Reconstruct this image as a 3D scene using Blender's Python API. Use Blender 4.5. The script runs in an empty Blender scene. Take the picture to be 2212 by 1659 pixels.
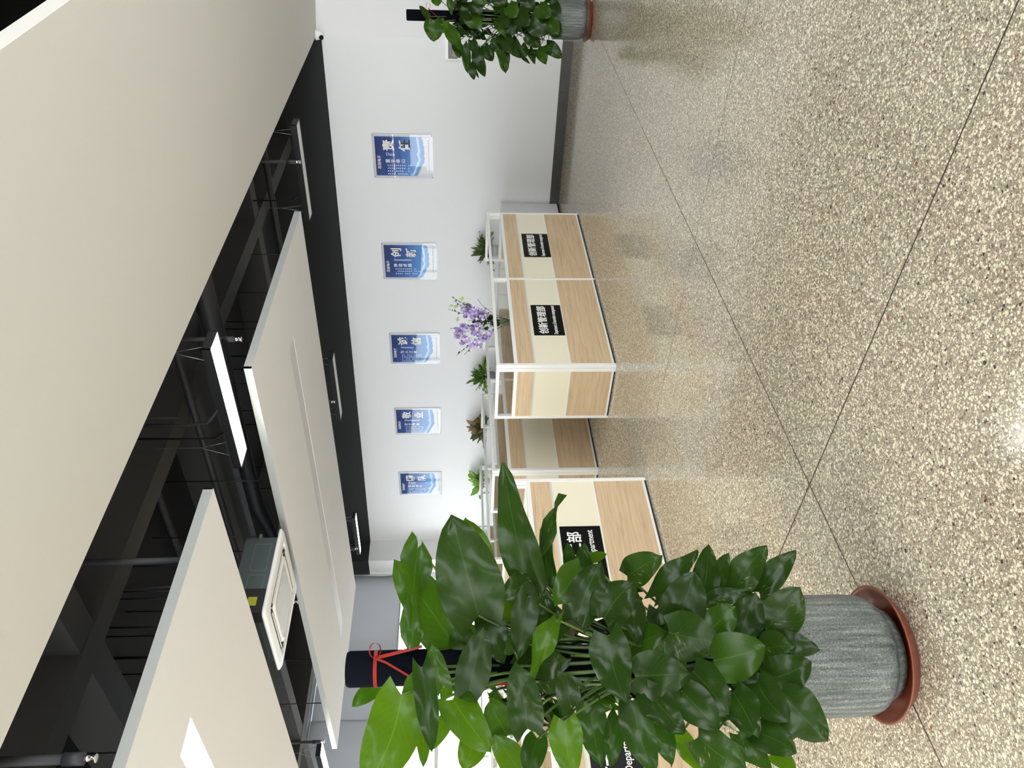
import bpy, bmesh, math, random
from mathutils import Vector, Matrix
PI = math.pi
C = bpy.context.scene.collection
sc = bpy.context.scene

# ------------------------------------------------------------------ camera
F_PX, ROLL, PITCH, YAW, CAM_Z = 1668.8, -3.94667806e-03, 7.25637250e-02, 7.04492281e-01, 1.5
cr, sr, cp, sp, cy_, sy_ = math.cos(ROLL), math.sin(ROLL), math.cos(PITCH), math.sin(PITCH), math.cos(YAW), math.sin(YAW)
M3 = Matrix(((cr, -sr, 0), (sr, cr, 0), (0, 0, 1))) @ Matrix(((1, 0, 0), (0, cp, -sp), (0, sp, cp))) \
    @ Matrix(((1, 0, 0), (0, 0, -1), (0, 1, 0))) @ Matrix(((cy_, sy_, 0), (-sy_, cy_, 0), (0, 0, 1)))
RIGHT, DOWN, FWD = Vector(M3[0]), Vector(M3[1]), Vector(M3[2])
CAM = Vector((0, 0, CAM_Z))
cam_d = bpy.data.cameras.new('camera'); cam = bpy.data.objects.new('camera', cam_d); C.objects.link(cam)
cam_d.sensor_fit = 'HORIZONTAL'; cam_d.sensor_width = 36; cam_d.lens = 36 * F_PX / 2212
cam_d.clip_start = 0.05; cam_d.clip_end = 500
# the phone was held upright and the picture stored on its side: the frame's right is the room's down
mw = Matrix((DOWN, RIGHT, -FWD)).transposed().to_4x4(); mw.translation = CAM
cam.matrix_world = mw
sc.camera = cam

# ------------------------------------------------------------------ world, light, exposure
world = bpy.data.worlds.new('overcast_sky'); sc.world = world; world.use_nodes = True
wn = world.node_tree; bg = wn.nodes['Background']
bg.inputs[0].default_value = (0.97, 0.982, 1.0, 1); bg.inputs[1].default_value = 7.5
sc.view_settings.view_transform = 'Standard'; sc.view_settings.look = 'None'
sc.view_settings.gamma = 1; sc.view_settings.use_curve_mapping = False
sc.view_settings.exposure = 0.32
sc.cycles.max_bounces = 9; sc.cycles.diffuse_bounces = 5; sc.cycles.glossy_bounces = 4
sc.cycles.transparent_max_bounces = 24; sc.cycles.sample_clamp_indirect = 6
sc.cycles.use_denoising = True
LAMP = 19.0            # emission of a lit luminaire
LAMP_COL = (1.0, 0.965, 0.90, 1)

def pt(x, y, D):
    """point at viewing depth D on the ray of photo pixel x, y"""
    return CAM + (FWD + RIGHT * ((829.5 - y) / F_PX) + DOWN * ((x - 1106) / F_PX)) * D

def on_axis(cx, cyy, x, y, off=0.0):
    """point on the upright plane through a plant's axis that faces the camera, off metres nearer"""
    n = Vector((cx, cyy, 0)); L = n.length; n /= L
    d = (FWD + RIGHT * ((829.5 - y) / F_PX) + DOWN * ((x - 1106) / F_PX))
    return CAM + d * ((L - off) / n.dot(d))

# ------------------------------------------------------------------ materials
MATS = {}
def mat(name, col, rough=0.5, metal=0.0, coat=0.0, spec=0.5, emit=None, estr=0.0):
    if name in MATS: return MATS[name]
    m = bpy.data.materials.new(name); m.use_nodes = True; b = m.node_tree.nodes['Principled BSDF']
    b.inputs['Base Color'].default_value = (*col, 1); b.inputs['Roughness'].default_value = rough
    b.inputs['Metallic'].default_value = metal; b.inputs['Coat Weight'].default_value = coat
    b.inputs['Specular IOR Level'].default_value = spec
    if emit: b.inputs['Emission Color'].default_value = emit; b.inputs['Emission Strength'].default_value = estr
    MATS[name] = m; return m

def N(m, typ, **kw):
    n = m.node_tree.nodes.new(typ)
    for k, v in kw.items():
        if k in n.inputs: n.inputs[k].default_value = v
        else: setattr(n, k, v)
    return n
def LK(m, a, b): m.node_tree.links.new(a, b)
def ramp(m, stops, interp='LINEAR'):
    r = m.node_tree.nodes.new('ShaderNodeValToRGB'); r.color_ramp.interpolation = interp
    e = r.color_ramp.elements
    while len(e) < len(stops): e.new(0.5)
    for i, (p, c) in enumerate(stops): e[i].position = p; e[i].color = (*c, 1)
    return r
def mixc(m, a, b, fac, mode='MIX'):
    n = m.node_tree.nodes.new('ShaderNodeMix'); n.data_type = 'RGBA'; n.blend_type = mode
    for s, v in ((n.inputs[6], a), (n.inputs[7], b), (n.inputs[0], fac)):
        if isinstance(v, (tuple, float, int)): s.default_value = v if not isinstance(v, tuple) else (*v, 1)
        else: LK(m, v, s)
    return n.outputs[2]
def math_n(m, op, a, b=None):
    n = m.node_tree.nodes.new('ShaderNodeMath'); n.operation = op
    for s, v in ((n.inputs[0], a), (n.inputs[1], b)):
        if v is None: continue
        if isinstance(v, (float, int)): s.default_value = v
        else: LK(m, v, s)
    return n.outputs[0]
def world_pos(m, scale=(1, 1, 1)):
    g = N(m, 'ShaderNodeNewGeometry'); mp = N(m, 'ShaderNodeMapping'); mp.inputs['Scale'].default_value = scale
    LK(m, g.outputs['Position'], mp.inputs[0]); return mp.outputs[0]

def paint(name, col, rough=0.75, bump=0.04, sc_=60):
    m = mat(name, col, rough); b = m.node_tree.nodes['Principled BSDF']
    v = world_pos(m); n = N(m, 'ShaderNodeTexNoise', Scale=sc_, Detail=3.0); LK(m, v, n.inputs['Vector'])
    n2 = N(m, 'ShaderNodeTexNoise', Scale=0.9, Detail=2.0); LK(m, v, n2.inputs['Vector'])
    c = mixc(m, tuple(x * 0.965 for x in col), col, n2.outputs[0]); LK(m, c, b.inputs['Base Color'])
    bp = N(m, 'ShaderNodeBump', Strength=bump, Distance=0.002); LK(m, n.outputs[0], bp.inputs['Height']); LK(m, bp.outputs[0], b.inputs['Normal'])
    return m
M_wall = paint('wall_paint_white', (0.74, 0.75, 0.755))
M_ceil = paint('dropped_ceiling_paint', (0.675, 0.668, 0.625), 0.85)
M_cloud = paint('ceiling_panel_paint', (0.84, 0.845, 0.835), 0.8)
M_cloud_edge = mat('ceiling_panel_edge', (0.38, 0.40, 0.39), 0.5)
M_black = paint('black_ceiling_paint', (0.013, 0.0145, 0.0155), 0.8)
M_deck = paint('black_deck_paint', (0.012, 0.0135, 0.017), 0.85)
M_beam = paint('dark_beam_paint', (0.052, 0.052, 0.050), 0.8)
M_pipe = paint('black_lagging', (0.028, 0.030, 0.034), 0.55, 0.3, 25)
M_cable = mat('black_rubber', (0.006, 0.006, 0.008), 0.5)
M_steel = mat('galvanised_steel', (0.16, 0.20, 0.20), 0.42, 0.75)
M_steel2 = mat('galvanised_rib', (0.30, 0.34, 0.34), 0.4, 0.7)
M_chrome = mat('chrome', (0.75, 0.75, 0.74), 0.2, 1.0)
M_white_pl = mat('white_plastic', (0.82, 0.82, 0.80), 0.35)
M_dark_slot = mat('dark_slot', (0.03, 0.03, 0.03), 0.6)
M_blackplate = mat('black_acrylic', (0.004, 0.005, 0.005), 0.3, spec=0.12)
M_letter = mat('white_lettering', (0.86, 0.86, 0.84), 0.5)
M_alu = mat('white_aluminium_frame', (0.76, 0.77, 0.75), 0.35, 0.0, coat=0.2)
M_alu_g = mat('grey_trim_line', (0.55, 0.57, 0.57), 0.35)
M_cream = paint('cream_felt_panel', (0.75, 0.715, 0.56), 0.9, 0.08, 300)
M_foot = mat('black_foot_strip', (0.012, 0.012, 0.012), 0.5)
M_cabinet = mat('white_cabinet_laminate', (0.66, 0.66, 0.68), 0.4)
M_lamp_off = mat('milky_diffuser_off', (0.80, 0.80, 0.80), 0.4)
M_lamp_on = mat('milky_diffuser_lit', (0.9, 0.9, 0.9), 0.4, emit=LAMP_COL, estr=LAMP)
M_lampbody = mat('black_lamp_housing', (0.010, 0.011, 0.012), 0.4)
M_blackpole = mat('black_felt_pole', (0.003, 0.004, 0.007), 0.9, spec=0.04)
M_ribbon = mat('red_ribbon', (0.50, 0.045, 0.035), 0.35)
M_terra = mat('terracotta_plastic', (0.19, 0.042, 0.017), 0.38)
M_soil = mat('dark_soil', (0.012, 0.009, 0.006), 0.95)
M_petiole = mat('green_stalk', (0.085, 0.15, 0.025), 0.45)
M_petiole_d = mat('dark_green_stalk', (0.04, 0.08, 0.015), 0.45)
M_mullion = mat('white_window_frame', (0.72, 0.73, 0.73), 0.4)

def wood(name, axis):
    m = mat(name, (0.5, 0.36, 0.21), 0.5); b = m.node_tree.nodes['Principled BSDF']
    s = (1.1, 1.1, 26.0)
    v = world_pos(m, s)
    n1 = N(m, 'ShaderNodeTexNoise', Scale=1.6, Detail=6.0, Roughness=0.6, Distortion=0.35); LK(m, v, n1.inputs['Vector'])
    n2 = N(m, 'ShaderNodeTexNoise', Scale=6.0, Detail=3.0, Distortion=0.2); LK(m, v, n2.inputs['Vector'])
    f = math_n(m, 'ADD', math_n(m, 'MULTIPLY', n1.outputs[0], 0.7), math_n(m, 'MULTIPLY', n2.outputs[0], 0.3))
    r = ramp(m, [(0.30, (0.40, 0.285, 0.165)), (0.50, (0.56, 0.42, 0.262)), (0.72, (0.67, 0.52, 0.345))])
    LK(m, f, r.inputs[0]); LK(m, r.outputs[0], b.inputs['Base Color'])
    return m
M_wood = wood('oak_laminate', 'y')

def glass_thin(name, tint, refl=1.0, rough=0.02):
    m = bpy.data.materials.new(name); m.use_nodes = True; nt = m.node_tree; nt.nodes.clear()
    out = nt.nodes.new('ShaderNodeOutputMaterial'); tr = nt.nodes.new('ShaderNodeBsdfTransparent'); tr.inputs[0].default_value = (*tint, 1)
    gl = nt.nodes.new('ShaderNodeBsdfGlossy'); gl.inputs['Roughness'].default_value = rough
    lw = nt.nodes.new('ShaderNodeLayerWeight'); po = nt.nodes.new('ShaderNodeMath'); po.operation = 'POWER'; po.inputs[1].default_value = 5
    mx = nt.nodes.new('ShaderNodeMixShader'); mu = nt.nodes.new('ShaderNodeMath'); mu.operation = 'MULTIPLY_ADD'; mu.inputs[1].default_value = 0.9; mu.inputs[2].default_value = .04 * refl
    nt.links.new(lw.outputs['Facing'], po.inputs[0]); nt.links.new(po.outputs[0], mu.inputs[0]); nt.links.new(mu.outputs[0], mx.inputs[0])
    nt.links.new(tr.outputs[0], mx.inputs[1]); nt.links.new(gl.outputs[0], mx.inputs[2]); nt.links.new(mx.outputs[0], out.inputs[0])
    return m
M_glass = glass_thin('clear_glass', (0.985, 0.99, 0.987), 0.8)
M_wglass = glass_thin('window_glass', (0.96, 0.98, 0.98), 0.8)
M_acryl = glass_thin('acrylic_sheet', (0.97, 0.97, 0.98), 0.55)
M_vase = glass_thin('vase_glass', (0.80, 0.86, 0.84), 2.2, 0.05)

def terrazzo():
    m = mat('terrazzo', (0.4, 0.38, 0.34), 0.2, spec=0.5); b = m.node_tree.nodes['Principled BSDF']
    v = world_pos(m)
    base = N(m, 'ShaderNodeTexNoise', Scale=0.55, Detail=3.0); LK(m, v, base.inputs['Vector'])
    grit = N(m, 'ShaderNodeTexNoise', Scale=260.0, Detail=2.0); LK(m, v, grit.inputs['Vector'])
    bc = mixc(m, (0.315, 0.280, 0.218), (0.400, 0.362, 0.292), base.outputs[0])
    bc = mixc(m, bc, (0.19, 0.165, 0.12), math_n(m, 'MULTIPLY', grit.outputs[0], 0.4))
    warp = N(m, 'ShaderNodeTexNoise', Scale=90.0, Detail=1.0); LK(m, v, warp.inputs['Vector'])
    wv = N(m, 'ShaderNodeVectorMath', operation='SCALE'); LK(m, warp.outputs[1], wv.inputs[0]); wv.inputs[3].default_value = 0.007
    av = N(m, 'ShaderNodeVectorMath', operation='ADD'); LK(m, v, av.inputs[0]); LK(m, wv.outputs[0], av.inputs[1])
    def chips(scale, size, thr, stops, bc):
        vo = N(m, 'ShaderNodeTexVoronoi', Scale=scale, Randomness=1.0); LK(m, av.outputs[0], vo.inputs['Vector'])
        sep = N(m, 'ShaderNodeSeparateColor'); LK(m, vo.outputs['Color'], sep.inputs[0])
        rad = math_n(m, 'MULTIPLY', math_n(m, 'ADD', math_n(m, 'MULTIPLY', sep.outputs[1], 0.6), 0.5), size)
        inside = math_n(m, 'LESS_THAN', vo.outputs['Distance'], rad)
        keep = math_n(m, 'LESS_THAN', sep.outputs[2], thr)
        r = ramp(m, stops, 'CONSTANT'); LK(m, sep.outputs[0], r.inputs[0])
        return mixc(m, bc, r.outputs[0], math_n(m, 'MULTIPLY', inside, keep))
    st = [(0.0, (0.80, 0.76, 0.63)), (0.36, (0.58, 0.54, 0.44)), (0.52, (0.36, 0.33, 0.27)), (0.66, (0.18, 0.165, 0.14)),
          (0.74, (0.88, 0.85, 0.74)), (0.955, (0.06, 0.055, 0.055)), (0.975, (0.24, 0.10, 0.07))]
    bc = chips(230.0, 0.62, 0.80, [(0.0, (0.62, 0.58, 0.47)), (0.3, (0.26, 0.235, 0.19)), (0.46, (0.78, 0.74, 0.62)), (0.72, (0.15, 0.135, 0.11)), (0.88, (0.46, 0.42, 0.34))], bc)
    bc = chips(105.0, 0.55, 0.62, st, bc)
    bc = chips(58.0, 0.42, 0.16, st, bc)
    bc = mixc(m, bc, (0.965, 0.935, 0.865), 1.0, 'MULTIPLY')
    LK(m, bc, b.inputs['Base Color'])
    rn = N(m, 'ShaderNodeTexNoise', Scale=1.3, Detail=3.0); LK(m, v, rn.inputs['Vector'])
    rr = N(m, 'ShaderNodeMapRange'); rr.inputs[3].default_value = 0.08; rr.inputs[4].default_value = 0.16; LK(m, rn.outputs[0], rr.inputs[0])
    LK(m, rr.outputs[0], b.inputs['Roughness'])
    return m
M_terrazzo = terrazzo()
M_divider = mat('brass_divider', (0.055, 0.042, 0.026), 0.5, spec=0.2)

def stone(name, c1, c2):
    m = mat(name, c1, 0.35); b = m.node_tree.nodes['Principled BSDF']; v = world_pos(m)
    n = N(m, 'ShaderNodeTexNoise', Scale=9.0, Detail=5.0); LK(m, v, n.inputs['Vector'])
    LK(m, mixc(m, c1, c2, n.outputs[0]), b.inputs['Base Color']); return m
M_skirt = stone('dark_grey_stone_tile', (0.045, 0.045, 0.045), (0.085, 0.085, 0.083))

def pot_mat():
    m = mat('speckled_grey_glaze', (0.3, 0.33, 0.31), 0.38); b = m.node_tree.nodes['Principled BSDF']
    tc = N(m, 'ShaderNodeTexCoord')
    n = N(m, 'ShaderNodeTexNoise', Scale=220.0, Detail=4.0); LK(m, tc.outputs['Object'], n.inputs['Vector'])
    mp = N(m, 'ShaderNodeMapping'); mp.inputs['Scale'].default_value = (70, 70, 5); LK(m, tc.outputs['Object'], mp.inputs[0])
    n2 = N(m, 'ShaderNodeTexNoise', Scale=1.0, Detail=3.0); LK(m, mp.outputs[0], n2.inputs['Vector'])
    f = math_n(m, 'ADD', math_n(m, 'MULTIPLY', n.outputs[0], 0.55), math_n(m, 'MULTIPLY', n2.outputs[0], 0.45))
    r = ramp(m, [(0.36, (0.045, 0.052, 0.048)), (0.52, (0.130, 0.148, 0.138)), (0.66, (0.30, 0.33, 0.31))]); LK(m, f, r.inputs[0])
    LK(m, r.outputs[0], b.inputs['Base Color']); return m
M_pot = pot_mat()
M_potrim = mat('grey_glaze_base', (0.10, 0.10, 0.11), 0.4)

def leaf_mat(name, dark, light, trans, varieg=0.0, rough=0.25, tf=0.24):
    m = bpy.data.materials.new(name); m.use_nodes = True; b = m.node_tree.nodes['Principled BSDF']
    uv = N(m, 'ShaderNodeUVMap'); uv.uv_map = 'uv'; s = N(m, 'ShaderNodeSeparateXYZ'); LK(m, uv.outputs[0], s.inputs[0])
    u = math_n(m, 'ABSOLUTE', math_n(m, 'SUBTRACT', math_n(m, 'MULTIPLY', s.outputs[0], 2.0), 1.0)); t = s.outputs[1]
    mid = math_n(m, 'LESS_THAN', u, 0.024)
    ph = math_n(m, 'SUBTRACT', math_n(m, 'MULTIPLY', t, 11.0), math_n(m, 'MULTIPLY', u, 4.2))
    side = math_n(m, 'LESS_THAN', math_n(m, 'ABSOLUTE', math_n(m, 'SUBTRACT', math_n(m, 'FRACT', ph), 0.5)), 0.045)
    vein = math_n(m, 'MAXIMUM', math_n(m, 'MULTIPLY', mid, 0.42), math_n(m, 'MULTIPLY', side, 0.16))
    g = N(m, 'ShaderNodeNewGeometry'); oi = N(m, 'ShaderNodeObjectInfo')
    n = N(m, 'ShaderNodeTexNoise', Scale=9.0, Detail=3.0); LK(m, g.outputs['Position'], n.inputs['Vector'])
    f = math_n(m, 'ADD', math_n(m, 'MULTIPLY', n.outputs[0], 0.6), math_n(m, 'MULTIPLY', oi.outputs['Random'], 0.45))
    col = mixc(m, dark, light, f)
    vc = tuple(min(1, x * 2.3 + 0.01) for x in light)
    if varieg > 0:
        mp = N(m, 'ShaderNodeMapping'); cv = N(m, 'ShaderNodeCombineXYZ'); LK(m, ph, cv.inputs[0]); LK(m, math_n(m, 'MULTIPLY', u, 1.3), cv.inputs[1])
        LK(m, cv.outputs[0], mp.inputs[0]); mp.inputs['Scale'].default_value = (1.1, 1.4, 1); LK(m, oi.outputs['Random'], cv.inputs[2])
        n3 = N(m, 'ShaderNodeTexNoise', Scale=1.2, Detail=4.0, Roughness=0.7); LK(m, mp.outputs[0], n3.inputs['Vector'])
        r = ramp(m, [(0.60, (0, 0, 0)), (0.68, (1, 1, 1))]); LK(m, n3.outputs[0], r.inputs[0])
        sd = math_n(m, 'GREATER_THAN', s.outputs[0], 0.45)
        col = mixc(m, col, (0.26, 0.27, 0.085), math_n(m, 'MULTIPLY', math_n(m, 'MULTIPLY', r.outputs[0], sd), varieg))
    col = mixc(m, col, vc, vein)
    LK(m, col, b.inputs['Base Color']); b.inputs['Roughness'].default_value = rough; b.inputs['Specular IOR Level'].default_value = 0.20
    hb = N(m, 'ShaderNodeBump', Strength=0.35, Distance=0.004); LK(m, math_n(m, 'ADD', vein, math_n(m, 'MULTIPLY', n.outputs[0], 0.5)), hb.inputs['Height']); LK(m, hb.outputs[0], b.inputs['Normal'])
    tr = N(m, 'ShaderNodeBsdfTranslucent'); tr.inputs[0].default_value = (*trans, 1)
    mx = N(m, 'ShaderNodeMixShader'); mx.inputs[0].default_value = tf
    out = m.node_tree.nodes['Material Output']
    LK(m, b.outputs[0], mx.inputs[1]); LK(m, tr.outputs[0], mx.inputs[2]); LK(m, mx.outputs[0], out.inputs[0])
    return m
LEAF = {'d': leaf_mat('dark_leaf', (0.0085, 0.022, 0.003), (0.021, 0.048, 0.006), (0.05, 0.16, 0.01)),
        'm': leaf_mat('mid_leaf', (0.015, 0.040, 0.003), (0.034, 0.082, 0.006), (0.12, 0.33, 0.01)),
        'b': leaf_mat('young_leaf', (0.024, 0.066, 0.003), (0.052, 0.118, 0.006), (0.15, 0.32, 0.008), tf=0.34),
        'v': leaf_mat('variegated_leaf', (0.010, 0.026, 0.004), (0.024, 0.055, 0.007), (0.06, 0.18, 0.01), varieg=0.8)}
M_small_leaf = leaf_mat('small_striped_leaf', (0.05, 0.10, 0.02), (0.12, 0.19, 0.05), (0.1, 0.2, 0.03), varieg=1.0)
M_lime_leaf = leaf_mat('lime_leaf', (0.14, 0.30, 0.04), (0.30, 0.50, 0.10), (0.35, 0.6, 0.1))
M_red_leaf = leaf_mat('reddish_leaf', (0.30, 0.13, 0.07), (0.40, 0.30, 0.16), (0.4, 0.25, 0.15))
M_olive_leaf = leaf_mat('olive_leaf', (0.05, 0.075, 0.03), (0.12, 0.15, 0.06), (0.1, 0.15, 0.05))
M_euca = mat('eucalyptus_leaf', (0.05, 0.085, 0.055), 0.5)
M_lilac = mat('lilac_petal', (0.42, 0.33, 0.62), 0.6)
M_lilac2 = mat('pale_lilac_petal', (0.60, 0.52, 0.74), 0.6)
M_lime = mat('pale_green_bud', (0.55, 0.66, 0.32), 0.6)
M_stem = mat('dark_stem', (0.03, 0.04, 0.02), 0.6)

# ------------------------------------------------------------------ object helpers
def link(ob, parent=None):
    C.objects.link(ob)
    if parent: ob.parent = parent
    return ob
def tag(o, label=None, cat=None, group=None, kind=None):
    for k, v in (('label', label), ('category', cat), ('group', group), ('kind', kind)):
        if v: o[k] = v
    return o
def thing(name, label, cat, loc=(0, 0, 0), rz=0.0, group=None):
    o = bpy.data.objects.new(name, None); o.empty_display_size = 0.1; C.objects.link(o)
    o.location = loc; o.rotation_euler = (0, 0, rz); tag(o, label, cat, group); return o
def mesh_obj(name, bm, m, parent=None, smooth=False, mats=None):
    me = bpy.data.meshes.new(name); bm.to_mesh(me); bm.free()
    for mm in (mats or [m]): me.materials.append(mm)
    if smooth:
        for p in me.polygons: p.use_smooth = True
    return link(bpy.data.objects.new(name, me), parent)
def box(bm, x0, x1, y0, y1, z0, z1, bev=0.0, mi=0):
    r = bmesh.ops.create_cube(bm, size=1.0)
    for v in r['verts']:
        v.co = Vector(((x0 + x1) / 2 + v.co.x * (x1 - x0), (y0 + y1) / 2 + v.co.y * (y1 - y0), (z0 + z1) / 2 + v.co.z * (z1 - z0)))
    fs = set(f for v in r['verts'] for f in v.link_faces)
    for f in fs: f.material_index = mi
    if bev > 0:
        es = list(set(e for v in r['verts'] for e in v.link_edges))
        bmesh.ops.bevel(bm, geom=es, offset=bev, segments=2, affect='EDGES', profile=0.6)
def bx(name, b, m, parent=None, bev=0.0):
    bm = bmesh.new(); box(bm, *b, bev=bev); return mesh_obj(name, bm, m, parent)
def tube(bm, pts, r, seg=8, cap=True):
    pts = [Vector(p) for p in pts]; rings = []
    rs = r if isinstance(r, (list, tuple)) else [r] * len(pts)
    up = None
    for i, p in enumerate(pts):
        d = (pts[min(i + 1, len(pts) - 1)] - pts[max(i - 1, 0)]).normalized()
        if up is None: up = d.orthogonal().normalized()
        a = (up - d * up.dot(d)).normalized(); b = d.cross(a); up = a
        rings.append([bm.verts.new(p + (a * math.cos(2 * PI * k / seg) + b * math.sin(2 * PI * k / seg)) * rs[i]) for k in range(seg)])
    for i in range(len(rings) - 1):
        for k in range(seg):
            bm.faces.new((rings[i][k], rings[i][(k + 1) % seg], rings[i + 1][(k + 1) % seg], rings[i + 1][k]))
    if cap:
        bm.faces.new(rings[0][::-1]); bm.faces.new(rings[-1])
def tb(name, pts, r, m, parent=None, seg=8):
    bm = bmesh.new(); tube(bm, pts, r, seg); return mesh_obj(name, bm, m, parent, True)
def lathe(name, prof, m, parent=None, seg=48, loc=(0, 0, 0), rib=None):
    bm = bmesh.new(); rings = []
    for (r, z) in prof:
        ring = []
        for k in range(seg):
            a = 2 * PI * k / seg; rr = r
            if rib and rib[1] < z < rib[2]: rr = r + rib[0] * (1 if k % 2 else -1)
            ring.append(bm.verts.new((loc[0] + rr * math.cos(a), loc[1] + rr * math.sin(a), loc[2] + z)))
        rings.append(ring)
    for i in range(len(rings) - 1):
        for k in range(seg): bm.faces.new((rings[i][k], rings[i][(k + 1) % seg], rings[i + 1][(k + 1) % seg], rings[i + 1][k]))
    if prof[0][0] > 1e-5: bm.faces.new(rings[0][::-1])
    if prof[-1][0] > 1e-5: bm.faces.new(rings[-1])
    bmesh.ops.remove_doubles(bm, verts=bm.verts, dist=1e-6)
    return mesh_obj(name, bm, m, parent, True)
def poly(name, pts, m, parent=None, kind=None):
    bm = bmesh.new(); bm.faces.new([bm.verts.new(p) for p in pts]); o = mesh_obj(name, bm, m, parent)
    return tag(o, kind=kind)
def copy_tree(o, parent=None):
    c = o.copy(); C.objects.link(c)
    if parent: c.parent = parent
    for ch in [x for x in list(C.objects) if x.parent == o]: copy_tree(ch, c)
    return c
def text_mesh(name, body, size, m, parent, mat4, align='CENTER', bold=0.0, extrude=0.0008, sx=1.0, spacing=1.0):
    cu = bpy.data.curves.new(name, 'FONT'); cu.body = body; cu.size = size; cu.align_x = align; cu.align_y = 'CENTER'
    cu.extrude = extrude; cu.offset = bold; cu.resolution_u = 3; cu.space_character = spacing
    tmp = bpy.data.objects.new(name, cu); C.objects.link(tmp)
    dg = bpy.context.evaluated_depsgraph_get(); me = bpy.data.meshes.new_from_object(tmp.evaluated_get(dg))
    bpy.data.objects.remove(tmp); me.transform(mat4 @ Matrix.Diagonal((sx, 1, 1, 1))); me.materials.clear(); me.materials.append(m)
    me.name = name; return link(bpy.data.objects.new(name, me), parent)
def S(o): return tag(o, kind='structure')

# ------------------------------------------------------------------ the room shell
XW, XR, YB, YW, ZD = -13.35, 3.2, -7.0, 10.2, 4.085     # window wall, right wall, back wall, picture wall, deck height
XG = [-2.395 + 2.05 * k for k in range(-6, 4)]; YG = [2.149 + 2.05 * k for k in range(-5, 6)]
fl = S(bx('floor', (XW - .3, 5.0, YB - .2, 14.5, -0.12, -0.0006), M_divider))
xs = [XW - .3] + XG[1:] + [5.0]; ys = [YB - .2] + [y for y in YG if y > YB] + [14.5]
for i in range(len(xs) - 1):
    for j in range(len(ys) - 1):
        bx('terrazzo_slab', (xs[i] + .0038, xs[i + 1] - .0038, ys[j] + .0038, ys[j + 1] - .0038, -0.0005, 0.0), M_terrazzo, fl)
# picture wall, white below and painted black above; the paint line rises slightly
def zpl(x): return 3.146 + (-2.99 - x) * 0.0127
S(poly('wall_back', [(-2.99, YW, 0), (-12.9, YW, 0), (-12.9, YW, zpl(-12.9)), (-2.99, YW, zpl(-2.99))][::-1], M_wall))
w2 = S(poly('wall_back_upper', [(-2.99, YW, zpl(-2.99)), (-12.9, YW, zpl(-12.9)), (-12.9, YW, ZD), (-2.99, YW, ZD)][::-1], M_black))
# the wall that turns away beyond the corner
ex, ey = -2.99 + 0.762 * 7.0, YW + 0.647 * 5.2
S(poly('wall_corridor_end', [(-2.99, YW, 0), (-2.99, YW, ZD), (ex, ey, ZD), (ex, ey, 0)], M_wall))
S(bx('wall_corridor_far', (ex - .5, XR, 14.25, 14.4, 0, ZD), M_wall))  # unseen wall added to keep sky light off the beam sides
# column in the window corner
cb = bmesh.new(); box(cb, -13.6, -12.9, 9.686, 10.3, 0, zpl(-12.9)); S(mesh_obj('wall_column_corner', cb, M_wall))
cb = bmesh.new(); box(cb, -13.6, -12.9, 9.686, 10.3, zpl(-12.9), ZD); S(mesh_obj('wall_column_upper', cb, M_black))
# window wall: sill wall, head, piers
S(bx('wall_left_sill', (XW - .25, XW, YB, 9.7, 0, 0.85), M_wall))
S(bx('wall_left_pier', (XW - .25, XW, 9.55, 9.7, 0.85, ZD), M_wall))
S(bx('wall_right', (XR, XR + .15, YB, 14.4, 2.9, ZD), M_wall)); S(bx('wall_right_sill', (XR, XR + .15, YB, 14.0, 0, .35), M_wall))
for (a, b) in ((YB, -5.0), (-2.9, -.6), (1.8, 3.2), (6.9, 14.3)): S(bx('wall_right_pier', (XR, XR + .15, a, b, .35, 2.9), M_wall))  # unseen wall; openings between the piers added to light desk fronts and ceiling
S(bx('wall_front_sill', (XW, XR, YB - .2, YB, 0, 0.45), M_wall))  # unseen back wall, its window openings enlarged for more light from behind
S(bx('wall_front_head', (XW, XR, YB - .2, YB, 3.15, ZD), M_wall))
for k in range(5):
    x0 = XW + k * 3.9; S(bx('wall_front_pier', (x0, x0 + .5, YB - .2, YB, 0.45, 3.15), M_wall))
S(bx('ceiling', (XW - .3, XR + .2, YB - .2, 14.4, ZD, ZD + .15), M_deck))
S(bx('dropped_ceiling', (-2.99, -1.005, YB, 14.4, 3.205, 3.30), M_ceil))
S(bx('corridor_soffit', (-1.0, XR, YB, 14.4, 3.62, 3.70), M_deck))
# beams below the deck
bm_n = 0
for (x0, x1) in ((-4.46, -4.262), (-7.86, -7.66), (-11.2, -11.0)):
    S(bx('ceiling_beam', (x0, x1, YB, YW - .01, 3.7, ZD), M_beam))
for (y0, y1) in ((2.57, 2.785), (5.205, 5.41), (-1.2, -1.0), (7.83, 8.03)):
    S(bx('ceiling_beam', (XW, -2.9, y0, y1, 3.705, ZD), M_beam))
# baseboard of dark stone tiles
base = S(bx('baseboard_back', (-12.88, -2.99, YW - .008, YW - .001, 0, .13), M_skirt))
x = -2.995
for k in range(8):
    w = 0.62 if k % 2 == 0 else 1.26
    if k > 1: w = 1.22
    bx('skirting_tile', (x - w + .003, x, YW - .016, YW - .008, 0.001, .134), M_skirt, base); x -= w
base2 = thing('baseboard_corridor', None, None); base2['kind'] = 'structure'
ang = math.atan2(ey - YW, ex + 2.99)
base2.location = (-2.99, YW, 0); base2.rotation_euler = (0, 0, ang)
for k in range(6):
    bx('skirting_tile', (0.003 + k * 1.2, 1.2 + k * 1.2, -.016, -.002, 0.001, .134), M_skirt, base2)

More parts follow.
